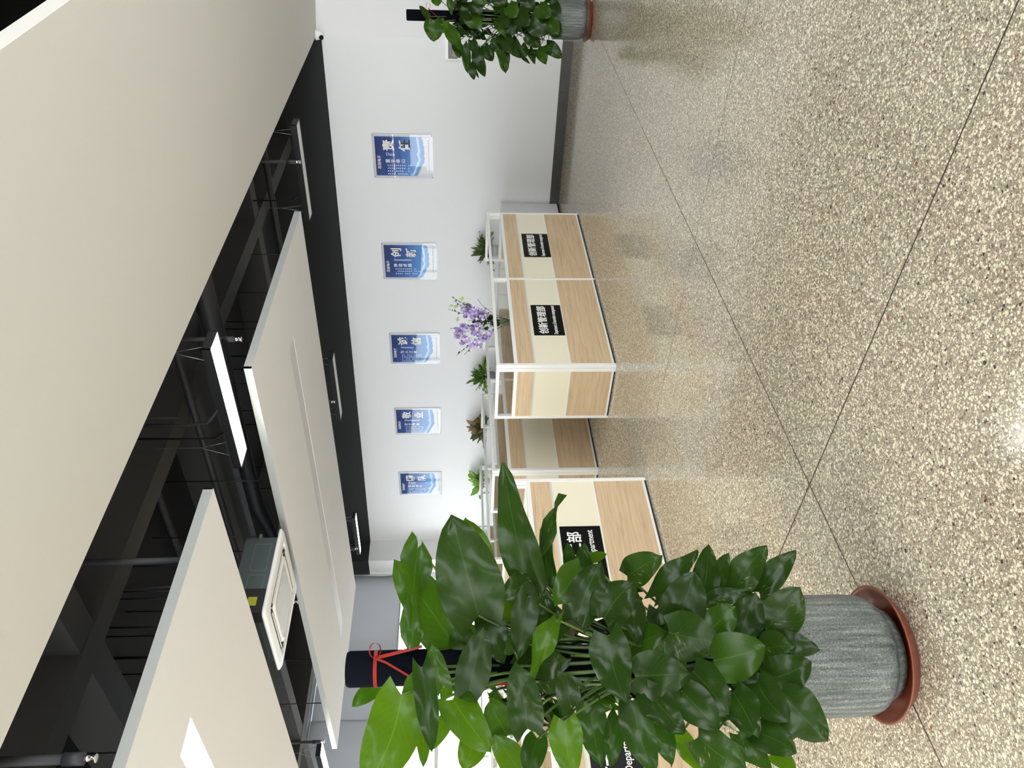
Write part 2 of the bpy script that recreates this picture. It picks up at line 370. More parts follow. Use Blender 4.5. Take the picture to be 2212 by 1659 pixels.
# windows on the left: mullioned sashes with glass
win = S(thing('window_1', None, None, (XW - .12, 0, 0)))
ymul = [9.5]
while ymul[-1] > YB + 1.2: ymul.append(ymul[-1] - 1.52)
def wframe(y0, y1, z0, z1): return bx('frame_bar', (-.03, .03, y0, y1, z0, z1), M_mullion, win)
wframe(YB, 9.55, .85, .91); wframe(YB, 9.55, 1.83, 1.89); wframe(YB, 9.55, 4.06, 4.085)
for i, y in enumerate(ymul):
    wframe(y - .03, y + .03, .91, 4.06)
    if i % 2 == 1: wframe(y - .30, y - .27, .91, 1.83)
for i in range(len(ymul) - 1):
    bx('window_pane', (-.004, .004, ymul[i + 1] + .03, ymul[i] - .03, .91, 1.83), M_wglass, win)
    bx('window_pane', (-.004, .004, ymul[i + 1] + .03, ymul[i] - .03, 1.89, 4.06), M_wglass, win)
# grey roller blinds, lowered to 2.6 m
def blind_mat():
    m = bpy.data.materials.new('grey_blind_fabric'); m.use_nodes = True; b = m.node_tree.nodes['Principled BSDF']
    b.inputs['Base Color'].default_value = (0.21, 0.212, 0.22, 1); b.inputs['Roughness'].default_value = 0.85
    tr = N(m, 'ShaderNodeBsdfTranslucent'); tr.inputs[0].default_value = (0.17, 0.172, 0.18, 1)
    mx = N(m, 'ShaderNodeMixShader'); mx.inputs[0].default_value = 0.28
    LK(m, b.outputs[0], mx.inputs[1]); LK(m, tr.outputs[0], mx.inputs[2]); LK(m, mx.outputs[0], m.node_tree.nodes['Material Output'].inputs[0])
    return m
M_blind = blind_mat()
rb = random.Random(4)
yb = 9.62; nb = 0
while yb > YB + 1:
    w = 3.02
    bnm = thing('roller_blind', ('grey roller blind pulled down beside the corner column' if nb == 0 else 'grey roller blind behind the black pole of the near plant' if nb == 1 else 'grey roller blind over the left windows outside the picture'),
                'blind', (XW + .045 + .03 * (nb % 2), yb, 0), 0, 'roller blinds on the window wall')
    bm = bmesh.new(); ny, nz = 40, 14; vs = []
    for a in range(ny + 1):
        col = []
        for c in range(nz + 1):
            u = a / ny; z = 4.03 - (4.03 - 2.63) * c / nz
            off = 0.010 * math.sin(u * 13 + c * .5 + nb) * (c / nz) ** .5 + 0.007 * math.sin(u * 31 - c * .8)
            col.append(bm.verts.new((off, -u * (w + .015), z)))
        vs.append(col)
    for a in range(ny):
        for c in range(nz): bm.faces.new((vs[a][c], vs[a + 1][c], vs[a + 1][c + 1], vs[a][c + 1]))
    mesh_obj('blind_cloth', bm, M_blind, bnm, True)
    bx('bottom_bar', (-.008, .008, -(w + .01), 0, 2.605, 2.632), mat('grey_bar', (.34, .35, .36), .5), bnm)
    yb -= w; nb += 1
# bright neighbouring buildings
M_fac = mat('pale_render_facade', (0.86, 0.86, 0.85), 0.8); M_fwin = mat('facade_window_glass', (0.42, 0.56, 0.72), 0.3)
def building(name, x, y0, y1, h, label, y_step=3.3):
    b = thing(name, label, 'building', (x, 0, 0))
    bx('wall', (-8, 0, y0, y1, -12, h), M_fac, b)
    wf = bmesh.new(); nwin = 0
    z = -8.0
    while z + 2 < h:
        yy = y0 + 1.2
        while yy + 2.0 < y1:
            f = bx('window', (.0, .06, yy, yy + 2.0, z, z + 1.7), M_fwin, b)
            bx('window_bar', (.06, .12, yy + .93, yy + 1.07, z, z + 1.7), M_fac, f)
            yy += y_step; nwin += 1
        z += 3.2
building('neighbour_building', -42, 6, 34, 15, 'pale rendered building seen through the left windows beyond the plant')
building('neighbour_building', -55, -34, 0, 11, 'lower pale building further left outside the windows')
bx('ground', (-120, XW - 1.5, -90, 90, -12.3, -12.0), mat('paving_outside', (.5, .5, .49), .9)); S(bpy.data.objects['ground'])

# ------------------------------------------------------------------ ceiling panels ("clouds")
def cloud(x0, x1, y0, y1, z, label, strip, lit, rods):
    t = thing('ceiling_panel', label, 'ceiling panel', ((x0 + x1) / 2, (y0 + y1) / 2, z))
    cx, cyy = (x0 + x1) / 2, (y0 + y1) / 2
    sx0, sx1, sy0, sy1 = strip
    bm = bmesh.new(); e = .012
    # underside as a ring around the recessed light slot
    o = [(x0, y0), (x1, y0), (x1, y1), (x0, y1)]; i_ = [(sx0, sy0), (sx1, sy0), (sx1, sy1), (sx0, sy1)]
    vo = [bm.verts.new((a - cx, b - cyy, 0)) for a, b in o]; vi = [bm.verts.new((a - cx, b - cyy, 0)) for a, b in i_]
    vt = [bm.verts.new((a - cx, b - cyy, .003)) for a, b in i_]
    for k in range(4):
        j = (k + 1) % 4
        bm.faces.new((vo[k], vi[k], vi[j], vo[j])); bm.faces.new((vi[k], vt[k], vt[j], vi[j]))
    mesh_obj('underside', bm, M_cloud, t)
    bm = bmesh.new()
    for (a, b, c, d) in ((x0, x1, y0, y0 + e), (x0, x1, y1 - e, y1), (x0, x0 + e, y0, y1), (x1 - e, x1, y0, y1)): box(bm, a - cx, b - cx, c - cyy, d - cyy, 0.0005, .06)
    mesh_obj('edge_trim', bm, M_cloud_edge, t)
    bx('top_board', (x0 + e - cx, x1 - e - cx, y0 + e - cyy, y1 - e - cyy, .045, .06), M_black, t)
    bx('light_diffuser', (sx0 - cx, sx1 - cx, sy0 - cyy, sy1 - cyy, .0025, .02), M_lamp_on if lit else mat('diffuser_unlit_strip', (.72, .70, .715), .5), t)
    for (rx, ry) in rods:
        tb('hanger_rod', [(rx - cx, ry - cyy, .06), (rx - cx, ry - cyy, ZD - z)], .006, M_cable, t, 6)
    return t
cloud(-9.83, -3.667, 4.515, 6.93, 3.0, 'large white floating ceiling panel with an unlit light strip, nearest the picture wall', (-9.08, -4.37, 5.625, 5.84), False,
      [(-4.9, 6.8), (-5.3, 6.72), (-5.39, 6.6), (-5.6, 6.86), (-5.9, 6.5), (-6.3, 6.7), (-6.8, 6.5), (-7.4, 6.7), (-8.1, 6.6), (-8.8, 6.7), (-5.2, 4.8), (-6.2, 4.8), (-7.2, 4.8), (-8.2, 4.8), (-9.2, 4.8)])
cloud(-9.83, -3.66, 0.90, 3.325, 3.0, 'white floating ceiling panel with a lit light strip, above the near plant', (-9.08, -4.333, 1.985, 2.20), True,
      [(-4.5, 3.2), (-4.7, 3.25), (-4.97, 3.2), (-5.21, 3.1), (-5.21, 3.28), (-5.36, 3.2), (-5.6, 3.2), (-4.94, 2.3), (-6.1, 3.2), (-7.0, 3.2), (-8.0, 3.2), (-9.0, 3.2), (-4.3, 1.3)])
cloud(-9.83, -3.66, -2.7, -0.28, 3.0, 'white floating ceiling panel behind the camera with lit strip', (-9.08, -4.333, -1.6, -1.38), True, [(-4.5, -1), (-9, -1)])

# ------------------------------------------------------------------ hanging linear lamps
def pendant(x0, x1, y0, y1, z, lit, label, group='hanging linear lamps'):
    cx, cyy = (x0 + x1) / 2, (y0 + y1) / 2
    t = thing('pendant_lamp', label, 'lamp', (cx, cyy, z), 0, group)
    hx, hy = (x1 - x0) / 2, (y1 - y0) / 2
    bm = bmesh.new(); e = .006
    for (a, b, c, d) in ((-hx, hx, -hy, -hy + e), (-hx, hx, hy - e, hy), (-hx, -hx + e, -hy, hy), (hx - e, hx, -hy, hy)): box(bm, a, b, c, d, 0, .06)
    box(bm, -hx + e, hx - e, -hy + e, hy - e, .045, .06)
    mesh_obj('housing', bm, M_lampbody, t)
    bx('diffuser', (-hx + e, hx - e, -hy + e, hy - e, .004, .012), M_lamp_on if lit else M_lamp_off, t)
    for s in (-1, 1):
        tb('suspension_wire', [(s * hx * .8, -hy * .8, .06), (s * hx * .8, 0, .30), (s * hx * .8, 0, ZD - z)], .0022, M_steel2, t, 5)
        tb('suspension_wire', [(s * hx * .8, hy * .8, .06), (s * hx * .8, 0, .30)], .0022, M_steel2, t, 5)
    tb('power_cable', [(-hx * .45, 0, .06), (-hx * .52, 0, .10), (-hx * .62, 0, .17), (-hx * .66, .02, .26), (-hx * .66, .02, ZD - z)], .008, M_cable, t, 6)
    return t
pendant(-4.30, -3.175, 4.10, 4.305, 3.1, True, 'lit hanging linear lamp glaring between the two white ceiling panels')
pendant(-4.24, -3.155, 7.775, 7.96, 3.1, False, 'unlit slim black lamp nearest the camera dome, by the picture wall')
pendant(-7.46, -6.355, 7.99, 8.175, 3.1, False, 'unlit slim black lamp in the middle of the black band over the pictures')
pendant(-10.61, -9.66, 8.09, 8.22, 3.1, True, 'slim black lamp at the far end near the corner column')
pendant(-10.4, -9.26, 4.19, 4.37, 3.1, True, 'lit slim lamp far left before the grey blinds')
for (xx, yy) in ((-4.3, .0), (-7.5, .0), (-4.3, -4.0), (-7.5, -4.0), (-10.4, .0)):
    pendant(xx, xx + 1.12, yy, yy + .2, 3.1, True, 'lit slim lamp behind the camera', 'hanging linear lamps behind the camera')
for yy in (-4.4, -1.9, 0.3):      # unseen flush lamps added behind the camera to brighten floor and ceiling
    t = thing('fill_lamp', 'added square fill lamp in the corridor ceiling behind the camera', 'lamp', (-2.0, yy, 3.203), 0, 'added corridor fill lamps')
    bx('frame', (-.31, .31, -.31, .31, -.006, .001), M_white_pl, t); bx('diffuser', (-.29, .29, -.29, .29, -.009, -.006), M_lamp_on, t)

# ------------------------------------------------------------------ sprinklers
def sprinkler(x, y, label, z=3.05, r=.016, zt=ZD):
    t = thing('sprinkler', label, 'sprinkler', (x, y, z), 0, 'sprinkler drops')
    tb('drop_pipe', [(0, 0, .055), (0, 0, zt - z)], r, M_pipe, t, 10)
    tb('coupling', [(0, 0, .045), (0, 0, .13)], r * 1.3, M_pipe, t, 10)
    lathe('sprinkler_body', [(0.004, 0.045), (.014, .05), (.014, .028), (.008, .02), (.0, .018)], M_chrome, t, 12)
    bm = bmesh.new()
    for s in (-1, 1): tube(bm, [(s * .011, 0, .03), (s * .014, 0, .012), (s * .003, 0, -.002)], .0025, 6)
    tube(bm, [(0, 0, .02), (0, 0, -.002)], .003, 6)
    mesh_obj('frame_arms', bm, M_chrome, t, True)
    lathe('deflector', [(.0, -.002), (.019, -.003), (.019, -.006), (.0, -.006)], M_chrome, t, 14)
sprinkler(-3.442, 1.582, 'sprinkler drop pipe nearest the camera, left of the white ceiling panel', 3.05, .022, 3.812)
sprinkler(-3.448, 4.567, 'sprinkler drop beside the near end of the glaring lamp', 3.05, .016, 3.812)
sprinkler(-3.401, 7.451, 'sprinkler drop beside the unlit lamp nearest the camera dome', 3.05, .016, 3.812)
sprinkler(-6.647, 7.482, 'sprinkler drop beside the unlit lamp in the middle of the black band')
sprinkler(-9.898, 7.675, 'sprinkler drop beside the lamp near the corner column')
sprinkler(-6.571, 4.467, 'sprinkler head showing at the far corner of the air conditioner', 3.05, .016, 3.94)
sprinkler(-9.098, 4.275, 'sprinkler drop far left in front of the grey blind')

# ------------------------------------------------------------------ pipes and cables below the deck
def pipe(name, label, cat, pts, r, m=None, seg=12): return tag(tb(name, pts, r, m or M_pipe, None, seg), label, cat)
pipe('insulated_pipe', 'thick black lagged pipe running above the glaring lamp to the air conditioner', 'pipe',
     [(-3.0, 5.30, 3.5), (-4.1, 5.30, 3.5), (-4.9, 5.27, 3.5), (-6.05, 5.25, 3.5), (-6.35, 5.2, 3.42), (-6.45, 4.95, 3.28), (-6.42, 4.62, 3.19), (-6.35, 4.40, 3.14)], [.085, .085, .072, .072, .055, .045, .04, .035])
pipe('insulated_pipe', 'slender black lagged pipe under the deck above the near ceiling panel', 'pipe',
     [(-3.05, 4.86, 3.66), (-6.5, 4.86, 3.66), (-6.72, 4.75, 3.6), (-6.72, 4.4, 3.35), (-6.45, 4.3, 3.2)], .03)
pipe('conduit', 'black conduit crossing the dark ceiling towards the large panel', 'pipe', [(-3.0, 8.45, 3.64), (-9.5, 8.45, 3.64)], .035)
pipe('conduit', 'black main pipe running towards the picture wall over the sprinklers', 'pipe', [(-3.43, YB + .1, 3.86), (-3.43, 10.1, 3.86)], .045)
pipe('conduit', 'black pipe crossing above the near ceiling panel', 'pipe', [(-3.5, 4.47, 3.98), (-12.5, 4.42, 3.98)], .035)
pipe('drop_pipe', 'black vertical pipe at the corner of the near ceiling panel', 'pipe', [(-3.86, 2.93, ZD), (-3.86, 2.93, 3.06)], .02)
pipe('hanging_cable', 'black cable drooping to the glaring lamp', 'cable', [(-3.95, 4.2, ZD), (-3.95, 4.2, 3.45), (-3.93, 4.2, 3.3), (-3.8, 4.2, 3.19)], .012)
tray = thing('cable_tray', 'flat dark metal channel above the glaring lamp', 'cable tray', (-5.6, 5.65, 3.78))
bx('channel', (-2.2, 2.0, -.09, .09, 0, .02), M_pipe, tray); bx('side_flange', (-2.2, 2.0, -.1, -.09, 0, .07), M_pipe, tray); bx('side_flange', (-2.2, 2.0, .09, .1, 0, .07), M_pipe, tray)
for (x, y) in ((-3.6, 3.9), (-5.0, 3.75), (-4.9, 3.45), (-7.1, 3.8), (-7.4, 3.9), (-8.1, 4.2), (-8.8, 3.7), (-9.5, 4.0), (-5.29, 7.2), (-6.1, 7.2), (-4.9, 7.35), (-4.5, 7.5)):
    tag(tb('threaded_rod', [(x, y, 3.35 if y < 5 else 3.2), (x, y, ZD)], .005, M_cable, None, 6), 'thin black threaded rod hanging from the dark deck', 'rod', 'loose threaded rods under the deck')

# ------------------------------------------------------------------ air conditioner cassette
ac = thing('air_conditioner', 'white ceiling cassette air conditioner with perforated grille between the ceiling panels', 'air conditioner', (-5.79, 3.97, 2.98))
h = .435
def rrect(hx, hy, r, n=6):
    out = []
    for (sx, sy, a0) in ((1, 1, 0), (-1, 1, 90), (-1, -1, 180), (1, -1, 270)):
        for k in range(n + 1):
            a = math.radians(a0 + 90 * k / n); out.append((sx * (hx - r) + r * math.cos(a), sy * (hy - r) + r * math.sin(a)))
    return out
bm = bmesh.new(); rings = []
for (hh, rr, z) in ((h, .05, .045), (h, .05, .030), (h - .02, .05, .012), (h - .07, .05, .006), (h - .10, .06, .010), (h - .11, .06, .03), (h - .16, .06, .03), (h - .165, .06, .004), (.24, .05, -.004), (.235, .05, .002), (.20, .03, .002)):
    rings.append([bm.verts.new((a, b, z)) for a, b in rrect(hh, hh, rr)])
for a, b in zip(rings, rings[1:]):
    for k in range(len(a)): j = (k + 1) % len(a); bm.faces.new((a[k], b[k], b[j], a[j]))
bm.faces.new(rings[0])
mesh_obj('face_panel', bm, M_white_pl, ac, True)
bx('intake_backing', (-.2, .2, -.2, .2, .003, .006), M_dark_slot, ac)
bm = bmesh.new()
for k in range(25):
    a = -.2 + .4 * k / 24; box(bm, a - .003, a + .003, -.2, .2, -.0005, .001); box(bm, -.2, .2, a - .003, a + .003, -.0005, .001)
tag(mesh_obj('intake_grille', bm, M_white_pl, ac), kind='stuff')
for k in range(4):
    a = k * PI / 2; c, s = round(math.cos(a)), round(math.sin(a))
    bm = bmesh.new(); box(bm, -.27, .27, .279, .321, .012, .030)
    bmesh.ops.rotate(bm, verts=bm.verts, cent=(0, 0, 0), matrix=Matrix.Rotation(a, 3, 'Z')); sl = mesh_obj('air_slot', bm, M_dark_slot, ac)
    bm = bmesh.new(); box(bm, -.25, .25, .300, .312, .006, .011); bmesh.ops.rotate(bm, verts=bm.verts, cent=(0, 0, 0), matrix=Matrix.Rotation(a, 3, 'Z')); mesh_obj('louvre', bm, M_white_pl, sl)
bx('casing', (-.37, .37, -.37, .37, .046, .33), M_steel, ac, .006)
for (a, b) in ((-.30, -.02), (.02, .30)):
    bm = bmesh.new()
    for (u0, u1, z0, z1) in ((a, b, .10, .104), (a, b, .23, .234), (a, a + .005, .10, .234), (b - .005, b, .10, .234)):
        box(bm, .371, .374, u0, u1, z0, z1)
    mesh_obj('pressed_rib', bm, M_steel2, ac)
    bm = bmesh.new()
    for (u0, u1, z0, z1) in ((a, b, .10, .104), (a, b, .23, .234)): box(bm, u0, u1, -.374, -.371, z0, z1)
    mesh_obj('pressed_rib', bm, M_steel2, ac)
cbx = bx('control_box', (.30, .44, -.42, -.20, .05, .22), M_foot, ac)
bx('yellow_label', (.441, .443, -.36, -.28, .10, .17), mat('yellow_sticker', (.42, .40, .03), .5), cbx)
bx('pipe_flange', (-.30, -.02, .372, .42, .10, .22), M_steel2, ac)
for (sx, sy) in ((-1, -1), (-1, 1), (1, -1), (1, 1)):
    tb('hanger_rod', [(sx * .40, sy * .36, .2), (sx * .40, sy * .36, ZD - 2.98)], .005, M_cable, ac, 6)
    bx('bracket', (sx * .385 - .02, sx * .385 + .02, sy * .36 - .02, sy * .36 + .02, .19, .21), M_steel2, ac)

# ------------------------------------------------------------------ security camera dome
t = thing('security_camera', 'small white dome camera at the corner where the ceiling meets the wall', 'camera', (-2.965, 10.12, 3.20))
lathe('mounting_base', [(.0, 0), (.062, 0), (.062, -.012), (.058, -.02), (.0, -.02)], M_white_pl, t, 24)
bm = bmesh.new(); bmesh.ops.create_uvsphere(bm, u_segments=20, v_segments=12, radius=.056)
bmesh.ops.scale(bm, vec=(1, 1, 1.15), verts=bm.verts); bmesh.ops.translate(bm, vec=(0, 0, -.035), verts=bm.verts)
mesh_obj('housing', bm, M_white_pl, t, True)
lens_d = Vector((-.35, -.78, -.5)).normalized(); q = lens_d.to_track_quat('Z', 'Y').to_matrix().to_4x4()
bm = bmesh.new(); bmesh.ops.create_cone(bm, cap_ends=True, segments=20, radius1=.030, radius2=.026, depth=.02); bmesh.ops.transform(bm, matrix=Matrix.Translation(Vector((0, 0, -.045)) + lens_d * .054) @ q, verts=bm.verts)
mesh_obj('lens_window', bm, M_blackplate, t, True)
# grey sign plate with yellow characters, half behind the far plant
t = thing('wall_sign', 'dark grey wall plate with yellow characters half hidden behind the far plant', 'sign', (-3.08, YW, 1.52))
bx('back_box', (-.15, .15, -.03, -.001, -.10, .10), M_white_pl, t)
bx('plate', (-.14, .14, -.036, -.03, -.06, .06), mat('grey_plate', (.12, .12, .13), .4), t)
text_mesh('lettering', '办公区域', .06, mat('yellow_letter', (.55, .45, .03), .5), t, Matrix.Translation((0, -.037, -.02)) @ Matrix.Rotation(PI / 2, 4, 'X'))

# ------------------------------------------------------------------ posters
def print_mat():
    m = mat('blue_poster_print', (0.05, 0.12, 0.35), 0.5, spec=0.1); b = m.node_tree.nodes['Principled BSDF']
    tc = N(m, 'ShaderNodeTexCoord'); s = N(m, 'ShaderNodeSeparateXYZ'); LK(m, tc.outputs['Object'], s.inputs[0])
    v = math_n(m, 'DIVIDE', math_n(m, 'SUBTRACT', s.outputs[2], -.375), .75)   # 0 bottom .. 1 top
    n = N(m, 'ShaderNodeTexNoise', Scale=5.0, Detail=3.0, Distortion=0.6); LK(m, tc.outputs['Object'], n.inputs['Vector'])
    arc = math_n(m, 'ADD', v, math_n(m, 'MULTIPLY', math_n(m, 'POWER', math_n(m, 'ABSOLUTE', math_n(m, 'SUBTRACT', s.outputs[0], .10)), 2.0), -.9))
    f = math_n(m, 'ADD', arc, math_n(m, 'MULTIPLY', math_n(m, 'SUBTRACT', n.outputs[0], .5), .16))
    r = ramp(m, [(0.0, (.72, .74, .74)), (.095, (.74, .76, .76)), (.115, (.12, .30, .62)), (.17, (.16, .36, .70)), (.20, (.55, .80, .95)), (.24, (.10, .30, .66)), (.36, (.10, .27, .60)), (.55, (.045, .13, .38)), (.8, (.025, .065, .24)), (1.0, (.012, .03, .14))])
    LK(m, f, r.inputs[0]); LK(m, r.outputs[0], b.inputs['Base Color']); return m
M_print = print_mat(); M_pframe = mat('clear_acrylic_border', (.56, .58, .61), .25, coat=0.1); M_shadowletter = mat('ink_black', (.01, .01, .02), .5)
M_inkg = mat('grey_ink', (.20, .21, .23), .5)
def wall_text(t, name, ch, size, px, pz, m=M_letter, bold=0.0, y=-.0245, rot=0.0, align='CENTER'):
    return text_mesh(name, ch, size, m, t, Matrix.Translation((px, y, pz)) @ Matrix.Rotation(PI / 2, 4, 'X') @ Matrix.Rotation(rot, 4, 'Z'), align, bold, .0003)
def poster(xc, zc, title, english, motto, label, cols, seed):
    t = thing('wall_poster', label, 'poster', (xc, YW, zc), 0)
    W, H = .32, .415
    bm = bmesh.new(); pts = rrect(W, H, .025)
    f0 = [bm.verts.new((a, -.012, b)) for a, b in pts]; f1 = [bm.verts.new((a, -.002, b)) for a, b in pts]
    bm.faces.new(f0); bm.faces.new(f1[::-1])
    for k in range(len(pts)): j = (k + 1) % len(pts); bm.faces.new((f0[j], f0[k], f1[k], f1[j]))
    bmesh.ops.recalc_face_normals(bm, faces=bm.faces); mesh_obj('frame_board', bm, M_pframe, t)
    bx('printed_sheet', (-W + .04, W - .04, -.018, -.012, -H + .04, H - .04), M_print, t)
    def fx(fr): return W - 2 * W * fr       # fraction from the right edge
    def fz(fr): return H - 2 * H * fr       # fraction from the top
    Yt = -.0188
    for ch, v in zip(title, (.28, .545)):
        wall_text(t, 'title_shadow', ch, .165, fx(.25) + .006, fz(v) - .006, M_shadowletter, .006, Yt)
        wall_text(t, 'title_character', ch, .165, fx(.25), fz(v), M_letter, .004, Yt - .0006)
    wall_text(t, 'english_title', english, .062, fx(.45), fz(.22), M_letter, 0, Yt, -PI / 2, 'LEFT')
    for k, ch in enumerate(motto): wall_text(t, 'motto_character', ch, .062, fx(.60), fz(.25 + .085 * k), M_letter, .0008, Yt)
    wall_text(t, 'company_mark', '芯田电子', .05, fx(.63), fz(.11), M_letter, .001, Yt)
    rr = random.Random(seed); bm = bmesh.new()
    for c in range(cols):
        z = .245
        for k in range(rr.randint(11, 15)):
            if rr.random() < .88:
                hx = .008; box(bm, fx(.70 + .065 * c) - hx, fx(.70 + .065 * c) + hx, Yt - .0006, Yt, fz(z) - .008, fz(z) + .005)
            z += .034
    tag(mesh_obj('small_print', bm, M_letter, t), kind='stuff')
    bm = bmesh.new()
    for k in range(15): box(bm, -.20 + k * .03, -.186 + k * .03, Yt - .0006, Yt, fz(.925) - .007, fz(.925) + .007)
    tag(mesh_obj('foot_print', bm, M_inkg, t), kind='stuff')
    bx('acrylic_pane', (-W + .005, W - .005, -.0225, -.0215, -H + .005, H - .005), M_acryl, t)
    for sx in (-1, 1):
        for sz in (-1, 1):
            bm = bmesh.new(); bmesh.ops.create_cone(bm, cap_ends=True, segments=12, radius1=.007, radius2=.006, depth=.026)
            bmesh.ops.transform(bm, matrix=Matrix.Translation((sx * (W - .018), -.013, sz * (H - .018))) @ Matrix.Rotation(PI / 2, 4, 'X'), verts=bm.verts); mesh_obj('standoff', bm, M_chrome, t, True)
poster(-4.545, 2.212, '责任', 'Duty', '重于泰山', 'blue poster titled Duty, the one nearest the far plant', 4, 1)
poster(-6.215, 2.190, '创新', 'Innovation', '铸造卓越', 'blue poster titled Innovation on the white wall', 3, 2)
poster(-7.885, 2.172, '诚信', 'Honesty', '为人之本', 'blue poster titled Honesty, middle of the row of pictures', 4, 3)
poster(-9.53, 2.182, '敬业', 'Dedication', '甘于奉献', 'blue poster titled Dedication, fourth from the far plant', 4, 4)
poster(-11.17, 2.186, '团队', 'Team', '众志成城', 'blue poster titled Team, nearest the window corner', 4, 5)

# ------------------------------------------------------------------ desk partitions
def screen(name, axis, a0, a1, c, label, mid=True, group=None, side_foot=True):
    """a partition screen along axis ('y' or 'x') from a0 to a1 at the other coordinate c"""
    mc = (a0 + a1) / 2
    t = thing(name, label, 'partition', (c, mc, 0) if axis == 'y' else (mc, c, 0), 0, group)
    if axis == 'x': t.rotation_euler = (0, 0, PI / 2)
    hl = (a1 - a0) / 2; th = .019
    def part(n, s0, s1, z0, z1, m, k=th, par=t, bev=0.0): return bx(n, (-k, k, s0, s1, z0, z1), m, par, bev)
    part('post', -hl, -hl + .032, 0, 1.124, M_alu, .021, bev=.003); part('post', hl - .032, hl, 0, 1.124, M_alu, .021, bev=.003)
    segs = [(-hl + .032, hl - .032)] if not mid else [(-hl + .032, -.016), (.016, hl - .032)]
    if mid: part('post', -.016, .016, 0, 1.124, M_alu, .021, bev=.003)
    for (s0, s1) in segs:
        part('top_rail', s0, s1, 1.093, 1.124, M_alu, .021, bev=.003)
        part('glass_pane', s0, s1, .957, 1.093, M_glass, .003)
        part('middle_rail', s0, s1, .924, .957, M_alu, .020)
        part('upper_wood_panel', s0, s1, .770, .924, M_wood, .016)
        part('trim_line', s0, s1, .756, .770, M_alu_g, .018)
        part('cream_panel', s0, s1, .431, .756, M_cream, .016)
        part('trim_line', s0, s1, .421, .431, M_alu, .018)
        part('lower_wood_panel', s0, s1, .032, .421, M_wood, .016)
        part('bottom_rail', s0, s1, .014, .032, M_alu, .019)
        part('foot_strip', s0, s1, .001, .014, M_foot, .020)
    return t
ROWS = [-4.515, -5.93, -7.44, -8.95, -10.45, -11.95]
rown = ['front row facing the terrazzo aisle', 'second row back', 'third row back', 'fourth row back', 'fifth row back', 'last row by the windows']
def desk(x0, x1, y0, y1, label, group):
    t = thing('desk', label, 'desk', ((x0 + x1) / 2, (y0 + y1) / 2, 0), 0, group); hx, hy = (x1 - x0) / 2, (y1 - y0) / 2
    bx('desktop', (-hx, hx, -hy, hy, .725, .75), M_wood, t, .002)
    bx('side_panel', (-hx + .05, hx - .02, -hy + .02, -hy + .04, .0, .725), M_cabinet, t)
    bx('side_panel', (-hx + .05, hx - .02, hy - .04, hy - .02, .0, .725), M_cabinet, t)
    bx('cable_duct', (hx - .08, hx - .03, -hy + .06, hy - .06, .62, .70), M_alu_g, t)
for i, X in enumerate(ROWS):
    screen('desk_partition', 'y', 5.555, 8.52, X, 'long wood and cream desk screen of the right block, ' + rown[i], True, 'long desk screens')
    screen('end_partition', 'x', X - .65, X - .023, 5.570, 'short desk screen closing the aisle end of the right block, ' + rown[i], False, 'short desk screens')
    screen('end_partition', 'x', X - .65, X - .023, 8.505, 'short desk screen closing the wall end of the right block, ' + rown[i], False, 'short desk screens')
    for j, (a, b) in enumerate(((5.60, 7.02), (7.055, 8.475))):
        desk(X - .63, X - .024, a, b, ('oak desk behind the right block screen nearer the aisle, ' if j == 0 else 'oak desk behind the right block screen nearer the wall, ') + rown[i], 'oak desks')
for i, X in enumerate(ROWS):
    screen('desk_partition', 'y', 1.18, 4.135, X, 'long wood and cream desk screen of the left block behind the near plant, ' + rown[i], True, 'long desk screens')
    screen('end_partition', 'x', X - .65, X - .023, 4.12, 'short desk screen closing the left block towards the aisle, ' + rown[i], False, 'short desk screens')
    for j, (a, b) in enumerate(((1.22, 2.635), (2.675, 4.09))):
        desk(X - .63, X - .024, a, b, ('oak desk of the left block out of frame side, ' if j == 0 else 'oak desk of the left block by the aisle, ') + rown[i], 'oak desks')

def sign(yc, zc, cn, en, label, w=.515, hh=.152):
    t = thing('department_sign', label, 'sign', (-4.515 + .0165, yc, zc))
    bx('plate', (0, .004, -w / 2, w / 2, -hh, hh), M_blackplate, t)
    R = Matrix.Rotation(PI / 2, 4, 'Z') @ Matrix.Rotation(PI / 2, 4, 'X')
    L = text_mesh('chinese_lettering', cn, .100 if len(cn) > 4 else .115, M_letter, t, Matrix.Translation((.005, 0, .045)) @ R, 'CENTER', .0016, .0005, .95 if len(cn) > 4 else .9)
    text_mesh('english_lettering', en, .056 if len(en) > 24 else (.066), M_letter, t, Matrix.Translation((.005, 0, -.068)) @ R, 'CENTER', .0006, .0005, .545 if len(en) > 24 else .78)
sign(7.745, .578, '创新管理部', 'Department of innovation management', 'black department sign on the right half of the front screen')
sign(6.281, .582, '创新管理部', 'Department of innovation management', 'black department sign on the near half of the front screen by the aisle')
sign(3.395, .587, '综合二部', 'General Department', 'black department sign partly covered by leaves of the near plant')
sign(1.91, .587, '综合一部', 'General Department', 'black department sign almost hidden behind the near plant at the far left')

